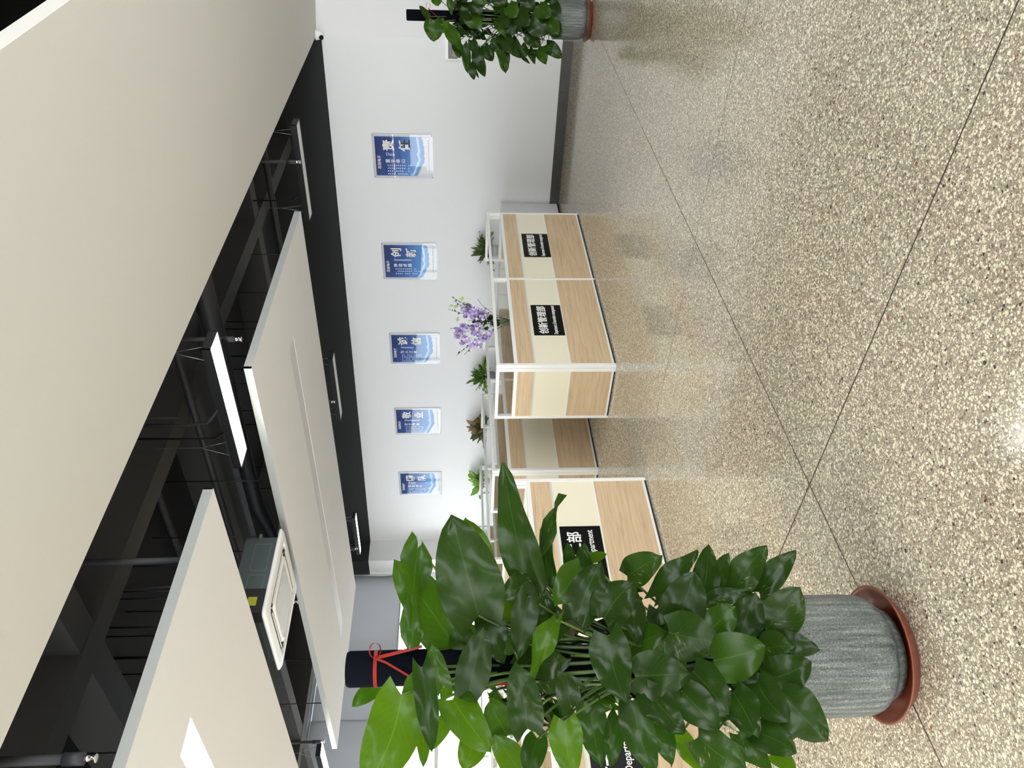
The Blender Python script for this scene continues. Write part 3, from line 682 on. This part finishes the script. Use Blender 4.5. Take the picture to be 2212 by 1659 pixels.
# ------------------------------------------------------------------ white cabinets along the wall
cabl = ['white low cabinet whose grey end shows beside the front desk screen']
for k in range(8):
    x1 = -5.22 - k * .92; t = thing('low_cabinet', cabl[0] if k == 0 else 'white low cabinet along the picture wall ' + ['under the Innovation poster', 'just right of below the Honesty poster', 'under the Honesty poster', 'just right of below the Dedication poster', 'under the Dedication poster', 'under the Team poster', 'in the corner by the column'][k - 1], 'cabinet', (x1 - .46, YW - .155 - .018, 0), 0, None if k == 0 else 'low cabinets along the wall')
    bx('carcass', (-.459, .459, -.135, .15, .03, .825), M_cabinet, t, .002)
    bx('top_board', (-.46, .46, -.155, .152, .825, .84), M_alu, t); bx('plinth', (-.45, .45, -.13, .14, .001, .03), M_foot, t)
    for s in (-1, 1):
        d = bx('door', (min(s * .004, s * .455), max(s * .004, s * .455), -.155, -.136, .035, .822), M_alu, t)
        bx('handle', (s * .04 - .005, s * .04 + .005, -.172, -.155, .38, .50), M_chrome, d)

# ------------------------------------------------------------------ leaves
def leaf_obj(name, B, T, W, nrm, roll, m, parent, origin, fold=.25, droop=.08, seed=0, heart=1.0, nt=10, nu=6):
    r = random.Random(seed); L = (T - B).length; a = (T - B) / L
    n0 = (nrm - a * nrm.dot(a)).normalized(); s = a.cross(n0).normalized()
    s2 = s * math.cos(roll) + n0 * math.sin(roll); n2 = n0 * math.cos(roll) - s * math.sin(roll)
    bm = bmesh.new(); uvl = bm.loops.layers.uv.new('uv'); g = []
    twist = r.uniform(-.35, .35); wav = r.uniform(.010, .026) * L / .25; ph = r.uniform(0, 6); sk = r.uniform(-.06, .06)
    for i in range(nt + 1):
        t = i / nt; row = []
        # heart-shaped outline with a short drawn-out tip
        if t < .32: w = .60 + .40 * math.sin(PI / 2 * t / .32) if heart > .5 else math.sin(PI / 2 * (t + .02) / .34) ** .8
        else: w = math.cos(PI / 2 * (t - .32) / .68) ** (.62 if heart > .5 else .85)
        if t > .9: w *= .62
        if i == nt: w = 0
        for j in range(-nu // 2, nu // 2 + 1):
            u = j / (nu / 2)
            back = -heart * .16 * L * (abs(u) ** 1.3) * (1 - t) ** 3
            y = t * L + back
            x_ = u * w * W / 2 + sk * L * math.sin(PI * t)
            z = fold * abs(u) * w * W / 2 - .55 * fold * (u * u) * w * W / 2 * 1.6 - droop * L * 4 * (t - .5) ** 2 + droop * L + wav * math.sin(ph + t * 9 + u * 2) * abs(u)
            z += twist * u * W * .35 * (t - .4)
            y += (t ** 6) * L * .04
            row.append((bm.verts.new(B + a * y + s2 * x_ + n2 * z - origin), (u * .5 + .5, t)))
        g.append(row)
    for i in range(nt):
        for j in range(nu):
            q = (g[i][j], g[i][j + 1], g[i + 1][j + 1], g[i + 1][j])
            try:
                f = bm.faces.new([v[0] for v in q]); f.smooth = True
                for lp, v in zip(f.loops, q): lp[uvl].uv = v[1]
            except ValueError: pass
    return mesh_obj(name, bm, m, parent, True)
def bez(p0, p1, p2, p3, n=8):
    return [p0 * (1 - t) ** 3 + p1 * 3 * t * (1 - t) ** 2 + p2 * 3 * t * t * (1 - t) + p3 * t ** 3 for t in [k / n for k in range(n + 1)]]

# each row: tip x,y, leaf base x,y, width (photo pixels), metres in front of the pole, colour, roll degrees
LN = []
def z1(tx, ty, bx_, by, w, off, c='d', roll=0): LN.append((740 + .3974 * tx, 1000 + .3974 * ty, 740 + .3974 * bx_, 1000 + .3974 * by, .3974 * w, off, c, roll))
def z2(tx, ty, bx_, by, w, off, c='d', roll=0): LN.append((1300 + .33689 * tx, 1100 + .33689 * ty, 1300 + .33689 * bx_, 1100 + .33689 * by, .33689 * w, off, c, roll))
z1(877, 22, 1040, 700, 185, .12, 'd', 12); z1(597, 300, 740, 830, 330, .20, 'd', 0); z1(673, 305, 745, 590, 190, .08, 'b', 10)
z1(380, 985, 408, 462, 120, .16, 'm', 35); z1(292, 542, 605, 990, 250, .05, 'm', -10); z1(1190, 187, 1085, 650, 34, .10, 'v', 62)
z1(1100, 335, 1112, 670, 95, .06, 'd', 20); z1(925, 385, 1035, 690, 105, .02, 'b', 15); z1(885, 745, 1015, 640, 150, .14, 'v', 0)
z1(1165, 770, 1300, 585, 170, .18, 'm', 0); z1(1222, 440, 1260, 600, 75, .05, 'd', 0); z1(1312, 442, 1320, 620, 100, .08, 'd', 0)
z1(1400, 548, 1275, 850, 190, .20, 'd', -10); z1(1035, 1188, 1165, 850, 100, .24, 'b', -25); z1(955, 1062, 1010, 725, 135, .20, 'd', 5)
z1(1105, 690, 1110, 900, 110, .12, 'd', 0); z1(848, 860, 1000, 715, 120, .06, 'b', 0); z1(875, 1085, 770, 835, 150, .15, 'd', 0)
z1(765, 900, 690, 1235, 175, .22, 'd', 0); z1(720, 1300, 640, 1170, 120, .12, 'm', 0); z1(483, 988, 548, 1215, 112, .18, 'm', 10)
z1(482, 1560, 428, 1112, 118, .24, 'd', 8); z1(128, 1760, 322, 1262, 285, .22, 'b', 0); z1(330, 1290, 395, 1165, 80, .14, 'm', 0)
z1(440, 1640, 432, 1335, 92, .05, 'b', 0); z1(470, 1560, 552, 1410, 100, .10, 'b', 0); z1(798, 1562, 600, 1285, 190, .14, 'b', -15)
z1(945, 1088, 1005, 1445, 185, .28, 'd', 8); z1(1172, 1130, 1240, 1322, 118, .26, 'd', 0); z1(655, 1665, 730, 1470, 150, .00, 'b', 0)
z1(835, 1485, 960, 1670, 150, .06, 'b', 0); z1(1250, 1700, 1210, 1405, 170, .24, 'b', 0); z1(1405, 1640, 1345, 1308, 150, .16, 'd', 0)
z1(885, 1040, 930, 960, 70, .22, 'd', 0); z1(1430, 500, 1330, 520, 60, .03, 'b', 0); z1(960, 520, 1020, 640, 90, -.02, 'd', 0)
z1(800, 1290, 900, 1480, 170, .08, 'm', 0); z1(550, 1300, 560, 1190, 70, .08, 'b', 0); z1(1010, 1700, 1060, 1500, 130, .10, 'd', 0)
z1(580, 1000, 700, 880, 150, .02, 'm', 0); z1(55, 1320, 190, 1215, 90, -.08, 'm', 0)
z2(195, 475, 15, 700, 250, .24, 'd', 0); z2(372, 300, 165, 430, 190, .20, 'v', 0); z2(607, 275, 345, 560, 150, .20, 'd', 20)
z2(682, 238, 640, 560, 165, .17, 'd', 10); z2(810, 288, 725, 520, 115, .16, 'd', 0); z2(1052, 243, 850, 530, 190, .18, 'v', 0)
z2(1238, 273, 1010, 530, 150, .16, 'v', 10); z2(960, 545, 690, 590, 110, .20, 'v', 0); z2(590, 412, 480, 725, 275, .24, 'd', 0)
z2(852, 625, 670, 790, 200, .26, 'm', 0); z2(985, 545, 890, 810, 215, .23, 'd', 0); z2(1262, 508, 1050, 765, 255, .26, 'v', 0)
z2(748, 855, 430, 790, 290, .28, 'v', 0); z2(1038, 882, 720, 970, 290, .32, 'm', 0); z2(1235, 880, 1040, 905, 200, .29, 'v', 0)
z2(1388, 900, 1100, 845, 150, .27, 'd', 0); z2(1332, 980, 1075, 1090, 230, .34, 'd', 0); z2(552, 1055, 215, 1070, 280, .32, 'd', 0)
z2(150, 1225, 40, 810, 240, .30, 'd', 0); z2(805, 1305, 585, 1040, 235, .32, 'd', 0); z2(740, 1412, 510, 1165, 220, .34, 'd', 0)
z2(520, 1430, 290, 1170, 190, .33, 'd', 0); z2(992, 1452, 850, 1185, 205, .36, 'd', 0); z2(1190, 1355, 995, 1110, 220, .35, 'd', 0)
z2(1315, 1290, 1110, 1420, 190, .30, 'v', 0); z2(1432, 1478, 1150, 1190, 270, .37, 'd', 0); z2(1242, 1557, 990, 1430, 190, .34, 'd', 0)
z2(918, 1660, 620, 1460, 240, .36, 'v', 0); z2(1085, 1670, 880, 1440, 150, .30, 'v', 15); z2(630, 1680, 500, 1440, 120, .26, 'b', 0)
z2(335, 1690, 200, 1230, 200, .30, 'd', 0); z2(220, 850, 175, 560, 150, .14, 'd', 0); z2(1240, 1660, 1090, 1570, 110, .24, 'b', 0)
z2(300, 1120, 470, 900, 200, .22, 'm', 0); z2(400, 930, 350, 640, 120, .12, 'd', 0); z2(1000, 1260, 900, 1060, 190, .28, 'd', 0)
z2(355, 1420, 230, 1230, 110, .22, 'b', 0); z2(1130, 1000, 1000, 860, 150, .24, 'd', 0); z2(60, 1640, 110, 1330, 130, .22, 'd', 0)
z2(440, 1640, 380, 1390, 130, .28, 'd', 0); z2(750, 1640, 700, 1460, 120, .20, 'd', 0)

def pothos(cx, cyy, rows, label, prefix, pole_top, seed, fills, px_m, rad=.0575):
    t = thing(prefix, label, 'plant', (cx, cyy, 0)); O = Vector((cx, cyy, 0)); r = random.Random(seed)
    pot = lathe('pot', [(.0, .018), (.135, .018), (.150, .025), (.158, .045), (.162, .06), (.170, .064), (.188, .085), (.196, .11), (.2, .16), (.201, .40), (.205, .415), (.19, .42), (.183, .40), (.183, .36), (.0, .36)], M_pot, t, 260, rib=(.0007, .08, .405))
    lathe('saucer', [(.0, .001), (.17, .001), (.19, .006), (.222, .045), (.230, .052), (.226, .055), (.216, .05), (.188, .014), (.165, .010), (.0, .010)], M_terra, t, 64)
    lathe('soil', [(.182, .37), (.10, .385), (.0, .39)], M_soil, t, 32)
    lathe('moss_pole', [(.0, .36), (rad, .36), (rad, pole_top - .01), (rad * .93, pole_top), (rad * .85, pole_top), (rad * .82, pole_top - .03), (.0, pole_top - .03)], M_blackpole, t, 40)
    ncam = (CAM - Vector((cx, cyy, 0))); ncam.z = 0; ncam.normalize()
    side = Vector((-ncam.y, ncam.x, 0))
    for k in range(9):                       # climbing stems
        a = (k - 4) * .42 + r.uniform(-.15, .15); p = []
        for i in range(9):
            z = .37 + (pole_top * .74 - .37) * i / 8 * (0.75 + .25 * ((k * 37) % 5) / 4); rr = rad + .012 + .02 * abs(math.sin(i * 1.3 + k)) * (1 - i / 9)
            p.append(ncam * math.cos(a + .12 * math.sin(i + k)) * rr + side * math.sin(a + .12 * math.sin(i + k)) * rr + Vector((0, 0, z)))
        tb('climbing_stem', p, .0065, M_petiole if k % 2 else M_petiole_d, t, 7)
    n_leaf = 0
    def petiole(Bv, col):
        P = Bv - O; rad_d = Vector((P.x, P.y, 0)); rl = rad_d.length; rad_d = rad_d.normalized() if rl > .01 else ncam
        z0 = max(.40, P.z - .08 - .55 * rl - r.uniform(0, .12))
        p0 = rad_d * (rad + .005) + Vector((0, 0, z0))
        if rl < .1: p0 = rad_d * (rad + .005) + Vector((0, 0, max(.4, P.z - .12)))
        p1 = p0 + rad_d * .02 + Vector((0, 0, .10)); p2 = P - rad_d * .05 * min(1, rl * 4) + Vector((0, 0, .0)) - Vector((0, 0, .06))
        tb('petiole', bez(p0, p1, p2, P, 7), [.0048] * 5 + [.0042, .0038, .003], M_petiole if col in 'bm' else M_petiole_d, t, 6)
    for i, (tx, ty, bx_, by, w, off, c, roll) in enumerate(rows):
        rl = math.radians(roll if roll else r.uniform(-16, 16))
        Bv = on_axis(cx, cyy, bx_, by, off - .03); Tv = on_axis(cx, cyy, tx, ty, off + r.uniform(.0, .05))
        depth = (Bv - CAM).dot(FWD); W = w * depth / F_PX / max(.35, math.cos(rl)) * (1.08 if px_m > 300 else 1.2)
        nrm = (CAM - (Bv + Tv) / 2).normalized()
        leaf_obj('leaf', Bv, Tv, W, nrm, rl, LEAF[c], t, O, r.uniform(.12, .38), r.uniform(.03, .10), seed * 100 + i)
        petiole(Bv, c)
    for i in range(fills[0]):                # leaves inside and round the back
        z = r.uniform(fills[1], fills[2]); a = r.uniform(0, 2 * PI); f = math.cos(a)
        dirv = ncam * -abs(math.cos(a)) * .9 + side * math.sin(a)
        if i % 3 == 0: dirv = ncam * r.uniform(-.3, .5) + side * r.uniform(-1, 1) * .7
        dirv.normalize(); rr = r.uniform(.06, .15)
        Bv = O + dirv * rr + Vector((0, 0, z)); ln = r.uniform(.13, .19)
        Tv = Bv + (dirv * .45 + Vector((0, 0, -r.uniform(.3, 1.0)))).normalized() * ln
        nrm = (dirv + Vector((0, 0, .6))).normalized()
        c = r.choice('dddmdv')
        leaf_obj('leaf', Bv, Tv, ln * r.uniform(.62, .78), nrm, r.uniform(-.3, .3), LEAF[c], t, O, .25, .07, seed * 500 + i, 1.0, 8, 4)
        petiole(Bv, c)
    return t, O, ncam, side
near, O1, nc, sd = pothos(-2.39, 1.36, LN, 'tall pothos in a speckled grey pot on the terrazzo at the left, nearest the camera', 'potted_pothos', 1.862, 3, (96, .48, 1.42), 600)
# red ribbon tied round the near pole
def ribbon(name, pts, w, parent, m=M_ribbon, up=Vector((0, 0, 1))):
    bm = bmesh.new(); L = []
    for p in pts: L.append((bm.verts.new(Vector(p) + up * w / 2), bm.verts.new(Vector(p) - up * w / 2)))
    for a, b in zip(L, L[1:]): bm.faces.new((a[0], b[0], b[1], a[1]))
    r = bmesh.ops.solidify(bm, geom=list(bm.faces), thickness=.0006)
    return mesh_obj(name, bm, m, parent, True)
def tie(t, O, cx, cyy, kx, ky, rad, s=1.0, low=((.30, -.02), (.27, .06))):
    k = on_axis(cx, cyy, kx, ky, rad + .004) - O; zk = k.z
    ring = [(math.cos(a) * (rad + .0015), math.sin(a) * (rad + .0015), zk) for a in [2 * PI * i / 28 for i in range(29)]]
    ribbon('ribbon_band', ring, .012 * s, t)
    u = side_vec(cx, cyy); f = -Vector((cx, cyy, 0)).normalized()
    lp = []
    for i in range(17):
        a = PI * 2 * i / 16; lp.append(k + u * (.024 * s * (1 - math.cos(a))) + Vector((0, 0, 1)) * (.018 * s * math.sin(a)) + f * .006)
    ribbon('ribbon_loop', lp, .009 * s, t, up=Vector((0, 0, .4)) + f * .9)
    return k, u, f
def side_vec(cx, cyy):
    n = -Vector((cx, cyy, 0)).normalized(); v = Vector((-n.y, n.x, 0)); return v if v.dot(RIGHT) > 0 else -v
k, u, f = tie(near, O1, -2.39, 1.36, 810, 1422, .0575)
def rib_to(x, y, off): return on_axis(-2.39, 1.36, x, y, off) - O1
ribbon('ribbon_tail', [k, rib_to(850, 1412, .064), rib_to(880, 1404, .055), rib_to(912, 1396, .03)], .010, near, up=Vector((.2, .1, 0)) + u * .9)
ribbon('ribbon_tail', [k, rib_to(835, 1432, .064), rib_to(862, 1448, .064), rib_to(884, 1461, .063)], .008, near, up=Vector((.2, .1, 0)) + u * .8)
ribbon('ribbon_tail', [rib_to(1060, 1476, .05), rib_to(1090, 1478, .055), rib_to(1115, 1478, .055)], .008, near, up=u)

# far plant, cut by the right side of the room view
LF = []
def z3(tx, ty, bx_, by, w, off, c='d', roll=0): LF.append((900 + .1085 * tx, .1085 * ty, 900 + .1085 * bx_, .1085 * by, .1085 * w, off, c, roll))
def z4(tx, ty, bx_, by, w, off, c='d', roll=0): LF.append((850 + .226 * tx, .226 * ty, 850 + .226 * bx_, .226 * by, .226 * w, off, c, roll))
z3(350, 815, 330, 400, 330, .12, 'm', 0); z3(60, 120, 230, 330, 110, .15, 'd', 0); z3(470, 660, 560, 420, 190, .10, 'b', 0)
z3(900, 1000, 620, 560, 210, .10, 'm', 0); z3(700, 290, 660, -20, 110, .14, 'm', 0); z3(440, 110, 380, -80, 200, .05, 'm', 0)
z3(1010, 1440, 930, 900, 170, .05, 'd', 0); z3(1150, 1580, 1080, 1250, 150, .06, 'd', 0); z3(1350, 1520, 1180, 1080, 190, .10, 'm', 0)
z3(1510, 1210, 1420, 930, 190, .08, 'd', 0); z3(1770, 1440, 1680, 900, 190, .12, 'd', 0); z3(1600, 1050, 1560, 760, 160, .06, 'd', 0)
z3(1290, 560, 1020, 330, 250, .18, 'm', 0); z3(1270, 320, 1180, 20, 180, .18, 'd', 0); z3(1800, 790, 1560, 470, 90, .20, 'b', 0)
z3(900, 280, 1000, 40, 260, .10, 'd', 0); z3(1040, 700, 940, 520, 160, .05, 'm', 0); z3(1230, 1550, 1100, 1290, 60, .02, 'd', 0)
z3(1220, 1100, 1100, 800, 160, .10, 'd', 0); z3(860, 1150, 760, 900, 140, .03, 'd', 0)
z4(870, 725, 800, 480, 95, .12, 'd', 0); z4(1070, 690, 1020, 450, 100, .12, 'm', 0); z4(1350, 608, 1300, 470, 60, .10, 'd', 0)
z4(1460, 610, 1380, 470, 90, .10, 'm', 0); z4(1605, 548, 1460, 430, 110, .14, 'v', 0); z4(1305, 608, 1220, 520, 30, .04, 'd', 0)
z4(1270, 540, 1220, 440, 90, .10, 'd', 0); z4(1120, 510, 1060, 330, 110, .16, 'd', 0); z4(940, 580, 870, 440, 90, .1, 'd', 0)
z4(1230, 550, 1130, 380, 110, .15, 'd', 0); z4(1400, 440, 1280, 340, 110, .22, 'v', 0); z4(1600, 350, 1500, 240, 130, .24, 'd', 0)
z4(1470, 330, 1310, 200, 150, .26, 'd', 0); z4(1570, 330, 1480, 190, 120, .26, 'm', 0); z4(1600, 130, 1500, 40, 120, .24, 'd', 0)
z4(1330, 100, 1260, -20, 120, .22, 'd', 0); z4(1500, 160, 1390, 70, 130, .27, 'm', 0); z4(1180, 160, 1100, 60, 130, .24, 'm', 0)
z4(1300, 240, 1190, 120, 140, .25, 'd', 0); z4(1560, 30, 1480, -60, 110, .22, 'd', 0); z4(1100, 260, 1010, 160, 130, .2, 'd', 0)
z4(860, 60, 800, -60, 130, .15, 'm', 0); z4(1070, 60, 980, -40, 130, .15, 'd', 0); z4(1180, 320, 1090, 220, 120, .2, 'd', 0)
far, O2, _, _ = pothos(-2.421, 9.061, LF, 'tall pothos in a grey pot far off by the wall corner', 'potted_pothos', 2.02, 8, (90, .55, 1.55), 180)
k2, u2, f2 = tie(far, O2, -2.421, 9.061, 925, 18, .0575, 1.2)
def rib2(x, y, off): return on_axis(-2.421, 9.061, x, y, off) - O2
ribbon('ribbon_tail', [k2, rib2(940, 32, .06), rib2(960, 50, .05)], .010, far, up=u2); ribbon('ribbon_tail', [k2, rib2(926, 35, .06), rib2(936, 44, .05)], .010, far, up=u2)

# ------------------------------------------------------------------ small plants and flowers
def small_plant(x, y, z, label, m_list, seed, n, size, pot_m, pot_r=.075, pot_h=.12, lean=0, wdt=.28, name='potted_houseplant', square=False):
    t = thing(name, label, 'plant', (x, y, z)); O = Vector((x, y, z)); r = random.Random(seed)
    if square: bx('pot', (-pot_r, pot_r, -pot_r, pot_r, 0, pot_h), pot_m, t, .006)
    else: lathe('pot', [(.0, 0), (pot_r * .8, 0), (pot_r * .95, pot_h * .5), (pot_r, pot_h), (pot_r * .92, pot_h), (pot_r * .9, pot_h * .85), (.0, pot_h * .85)], pot_m, t, 28)
    for i in range(n):
        a = r.uniform(0, 2 * PI); el = r.uniform(.05, 1.45); d = Vector((math.cos(a) * math.cos(el), math.sin(a) * math.cos(el), math.sin(el)))
        st = Vector((math.cos(a) * pot_r * .3, math.sin(a) * pot_r * .3, pot_h * .9)); ln = size * r.uniform(.55, 1.0)
        B = O + st + d * ln * r.uniform(.15, .5) + Vector((0, 0, .02)); T = B + (d + Vector((0, 0, -r.uniform(.0, .5)))).normalized() * ln * .72
        leaf_obj('leaf', B, T, ln * wdt, (Vector((0, 0, 1)) + Vector((.4, -.5, 0))).normalized(), r.uniform(-.4, .4), r.choice(m_list), t, O, .4, .10, seed * 90 + i, .2, 6, 2)
        if i % 3 == 0: tb('stalk', [st, (st + (B - O)) / 2 + Vector((0, 0, .01)), B - O], .0025, M_petiole, t, 5)
    return t
ZC = .84; YP = 10.02
def wall_x(y, x=1050):
    d = (FWD + RIGHT * ((829.5 - y) / F_PX) + DOWN * ((x - 1106) / F_PX)); return (CAM + d * (YP / d.y)).x
M_gpot = mat('grey_glazed_pot', (.33, .34, .35), .25, coat=.4); M_dpot = mat('dark_grey_pot', (.14, .14, .15), .35); M_wpot = mat('white_pot', (.72, .72, .71), .3)
small_plant(wall_x(541), YP, ZC, 'bushy striped green plant in a grey glazed pot, first from the far plant', [M_small_leaf, M_small_leaf, M_olive_leaf], 11, 64, .29, M_gpot, .085, .13, wdt=.20)
small_plant(wall_x(812), YP, ZC, 'bushy pointed green plant in a dark pot right of the third row screens', [M_small_leaf, M_small_leaf, M_lime_leaf], 12, 80, .32, M_dpot, .085, .13, wdt=.17)
small_plant(wall_x(925), YP, ZC, 'reddish and olive leaved plant in a white pot on the wall cabinets', [M_olive_leaf, M_red_leaf, M_olive_leaf, M_red_leaf], 13, 54, .33, M_wpot, .085, .12, wdt=.42)
small_plant(wall_x(1040), YP, ZC, 'light green leafy plant in a white pot, nearest the window corner', [M_lime_leaf], 14, 44, .34, M_wpot, .085, .12, wdt=.36)

# vase of lilac flowers on the front desk
vx, vy, vz = -4.93, 6.86, .75
t = thing('flower_vase', 'glass vase of lilac blossoms and eucalyptus behind the front desk screen', 'flowers', (vx, vy, vz)); OV = Vector((vx, vy, vz))
lathe('vase', [(.0, 0), (.052, 0), (.056, .01), (.050, .10), (.054, .235), (.060, .25), (.056, .25), (.049, .23), (.046, .1), (.05, .018), (.0, .018)], M_vase, t, 28)
lathe('water', [(.0, .02), (.046, .02), (.045, .15), (.0, .15)], mat('green_water', (.10, .15, .12), .1), t, 20)
rf = random.Random(5)
def vp(x, y, off): return on_axis(vx, vy, x, y, off) - OV
def blossom(c, n, s, m):
    bm = bmesh.new()
    for i in range(n):
        d = Vector((rf.gauss(0, 1), rf.gauss(0, 1), rf.gauss(0, 1))).normalized(); p = c + d * s * rf.uniform(.3, 1)
        a = d.orthogonal().normalized(); b = d.cross(a); q = s * rf.uniform(.35, .6); ph = rf.uniform(0, 6)
        vs = [bm.verts.new(p + (a * math.cos(ph + k * 2 * PI / 5) + b * math.sin(ph + k * 2 * PI / 5)) * q + d * q * .25 * (k % 2)) for k in range(5)]
        cc = bm.verts.new(p - d * q * .3)
        for k in range(5): bm.faces.new((cc, vs[k], vs[(k + 1) % 5]))
    return mesh_obj('blossom', bm, m, t)
fl_px = [(1000, 668), (1010, 672), (1018, 676), (1027, 676), (1036, 680), (1044, 684), (1052, 688), (1059, 690), (1006, 680), (1022, 684), (1034, 670), (1046, 676), (1013, 662),
         (1000, 705), (1010, 712), (1020, 708), (1030, 702), (990, 712), (995, 720), (1003, 728), (1012, 735), (1024, 718), (1034, 722), (1042, 730), (1050, 728), (1058, 722), (1028, 740), (1020, 748), (1034, 745), (1000, 738), (988, 724), (1040, 712), (1036, 694)]
for i, (x, y) in enumerate(fl_px): blossom(vp(x, y, rf.uniform(-.06, .09)), 20, .040, M_lilac if rf.random() < .5 else M_lilac2)
for (x, y) in ((997, 645), (975, 661), (985, 662), (1004, 655), (988, 690)): blossom(vp(x, y, rf.uniform(-.03, .05)), 14, .024, M_lime)
top = Vector((0, 0, .24))
def sprig(x, y, off, n, m, sz, x0=1066, y0=700):
    e = vp(x, y, off); s = bez(Vector((0, 0, .05)), Vector((0, 0, .2)), (vp(x0, y0, 0) + e) / 2 + Vector((0, 0, .02)), e, 10); tb('flower_stem', s, .0022, M_stem, t, 5)
    for i in range(n):
        f = .45 + .55 * i / n; k = min(int(f * 10), 9); p = s[k].lerp(s[k + 1], f * 10 - k)
        d = Vector((rf.uniform(-1, 1), rf.uniform(-1, 1), rf.uniform(-.5, 1))).normalized()
        leaf_obj('sprig_leaf', p + OV, p + OV + d * sz, sz * .75, Vector((.4, -.6, .6)).normalized(), 0, m, t, OV, .1, .02, i, 0, 4, 2)
for (x, y, n) in ((968, 668, 10), (975, 640, 12), (972, 710, 6), (986, 768, 16), (1003, 766, 5), (1032, 646, 2), (980, 650, 8)): sprig(x, y, rf.uniform(-.04, .06), n, M_euca, .030)
for (x, y, sz) in ((1034, 690, .07), (1040, 700, .08), (1022, 690, .06), (1048, 690, .06), (1012, 692, .05), (1050, 712, .06)): sprig(x, y, .08, 3, LEAF['d'], sz)
# things on the second-row desk seen through the glass
t = thing('document_box', 'small brown and grey file box on the second row desk', 'box', (-6.35, 8.05, .75))
bx('box_body', (-.12, .12, -.16, .16, 0, .12), mat('brown_card', (.16, .08, .06), .7), t, .003); bx('lid', (-.125, .125, -.165, .165, .12, .14), mat('grey_card', (.25, .25, .25), .7), t)
bpy.context.view_layer.update()
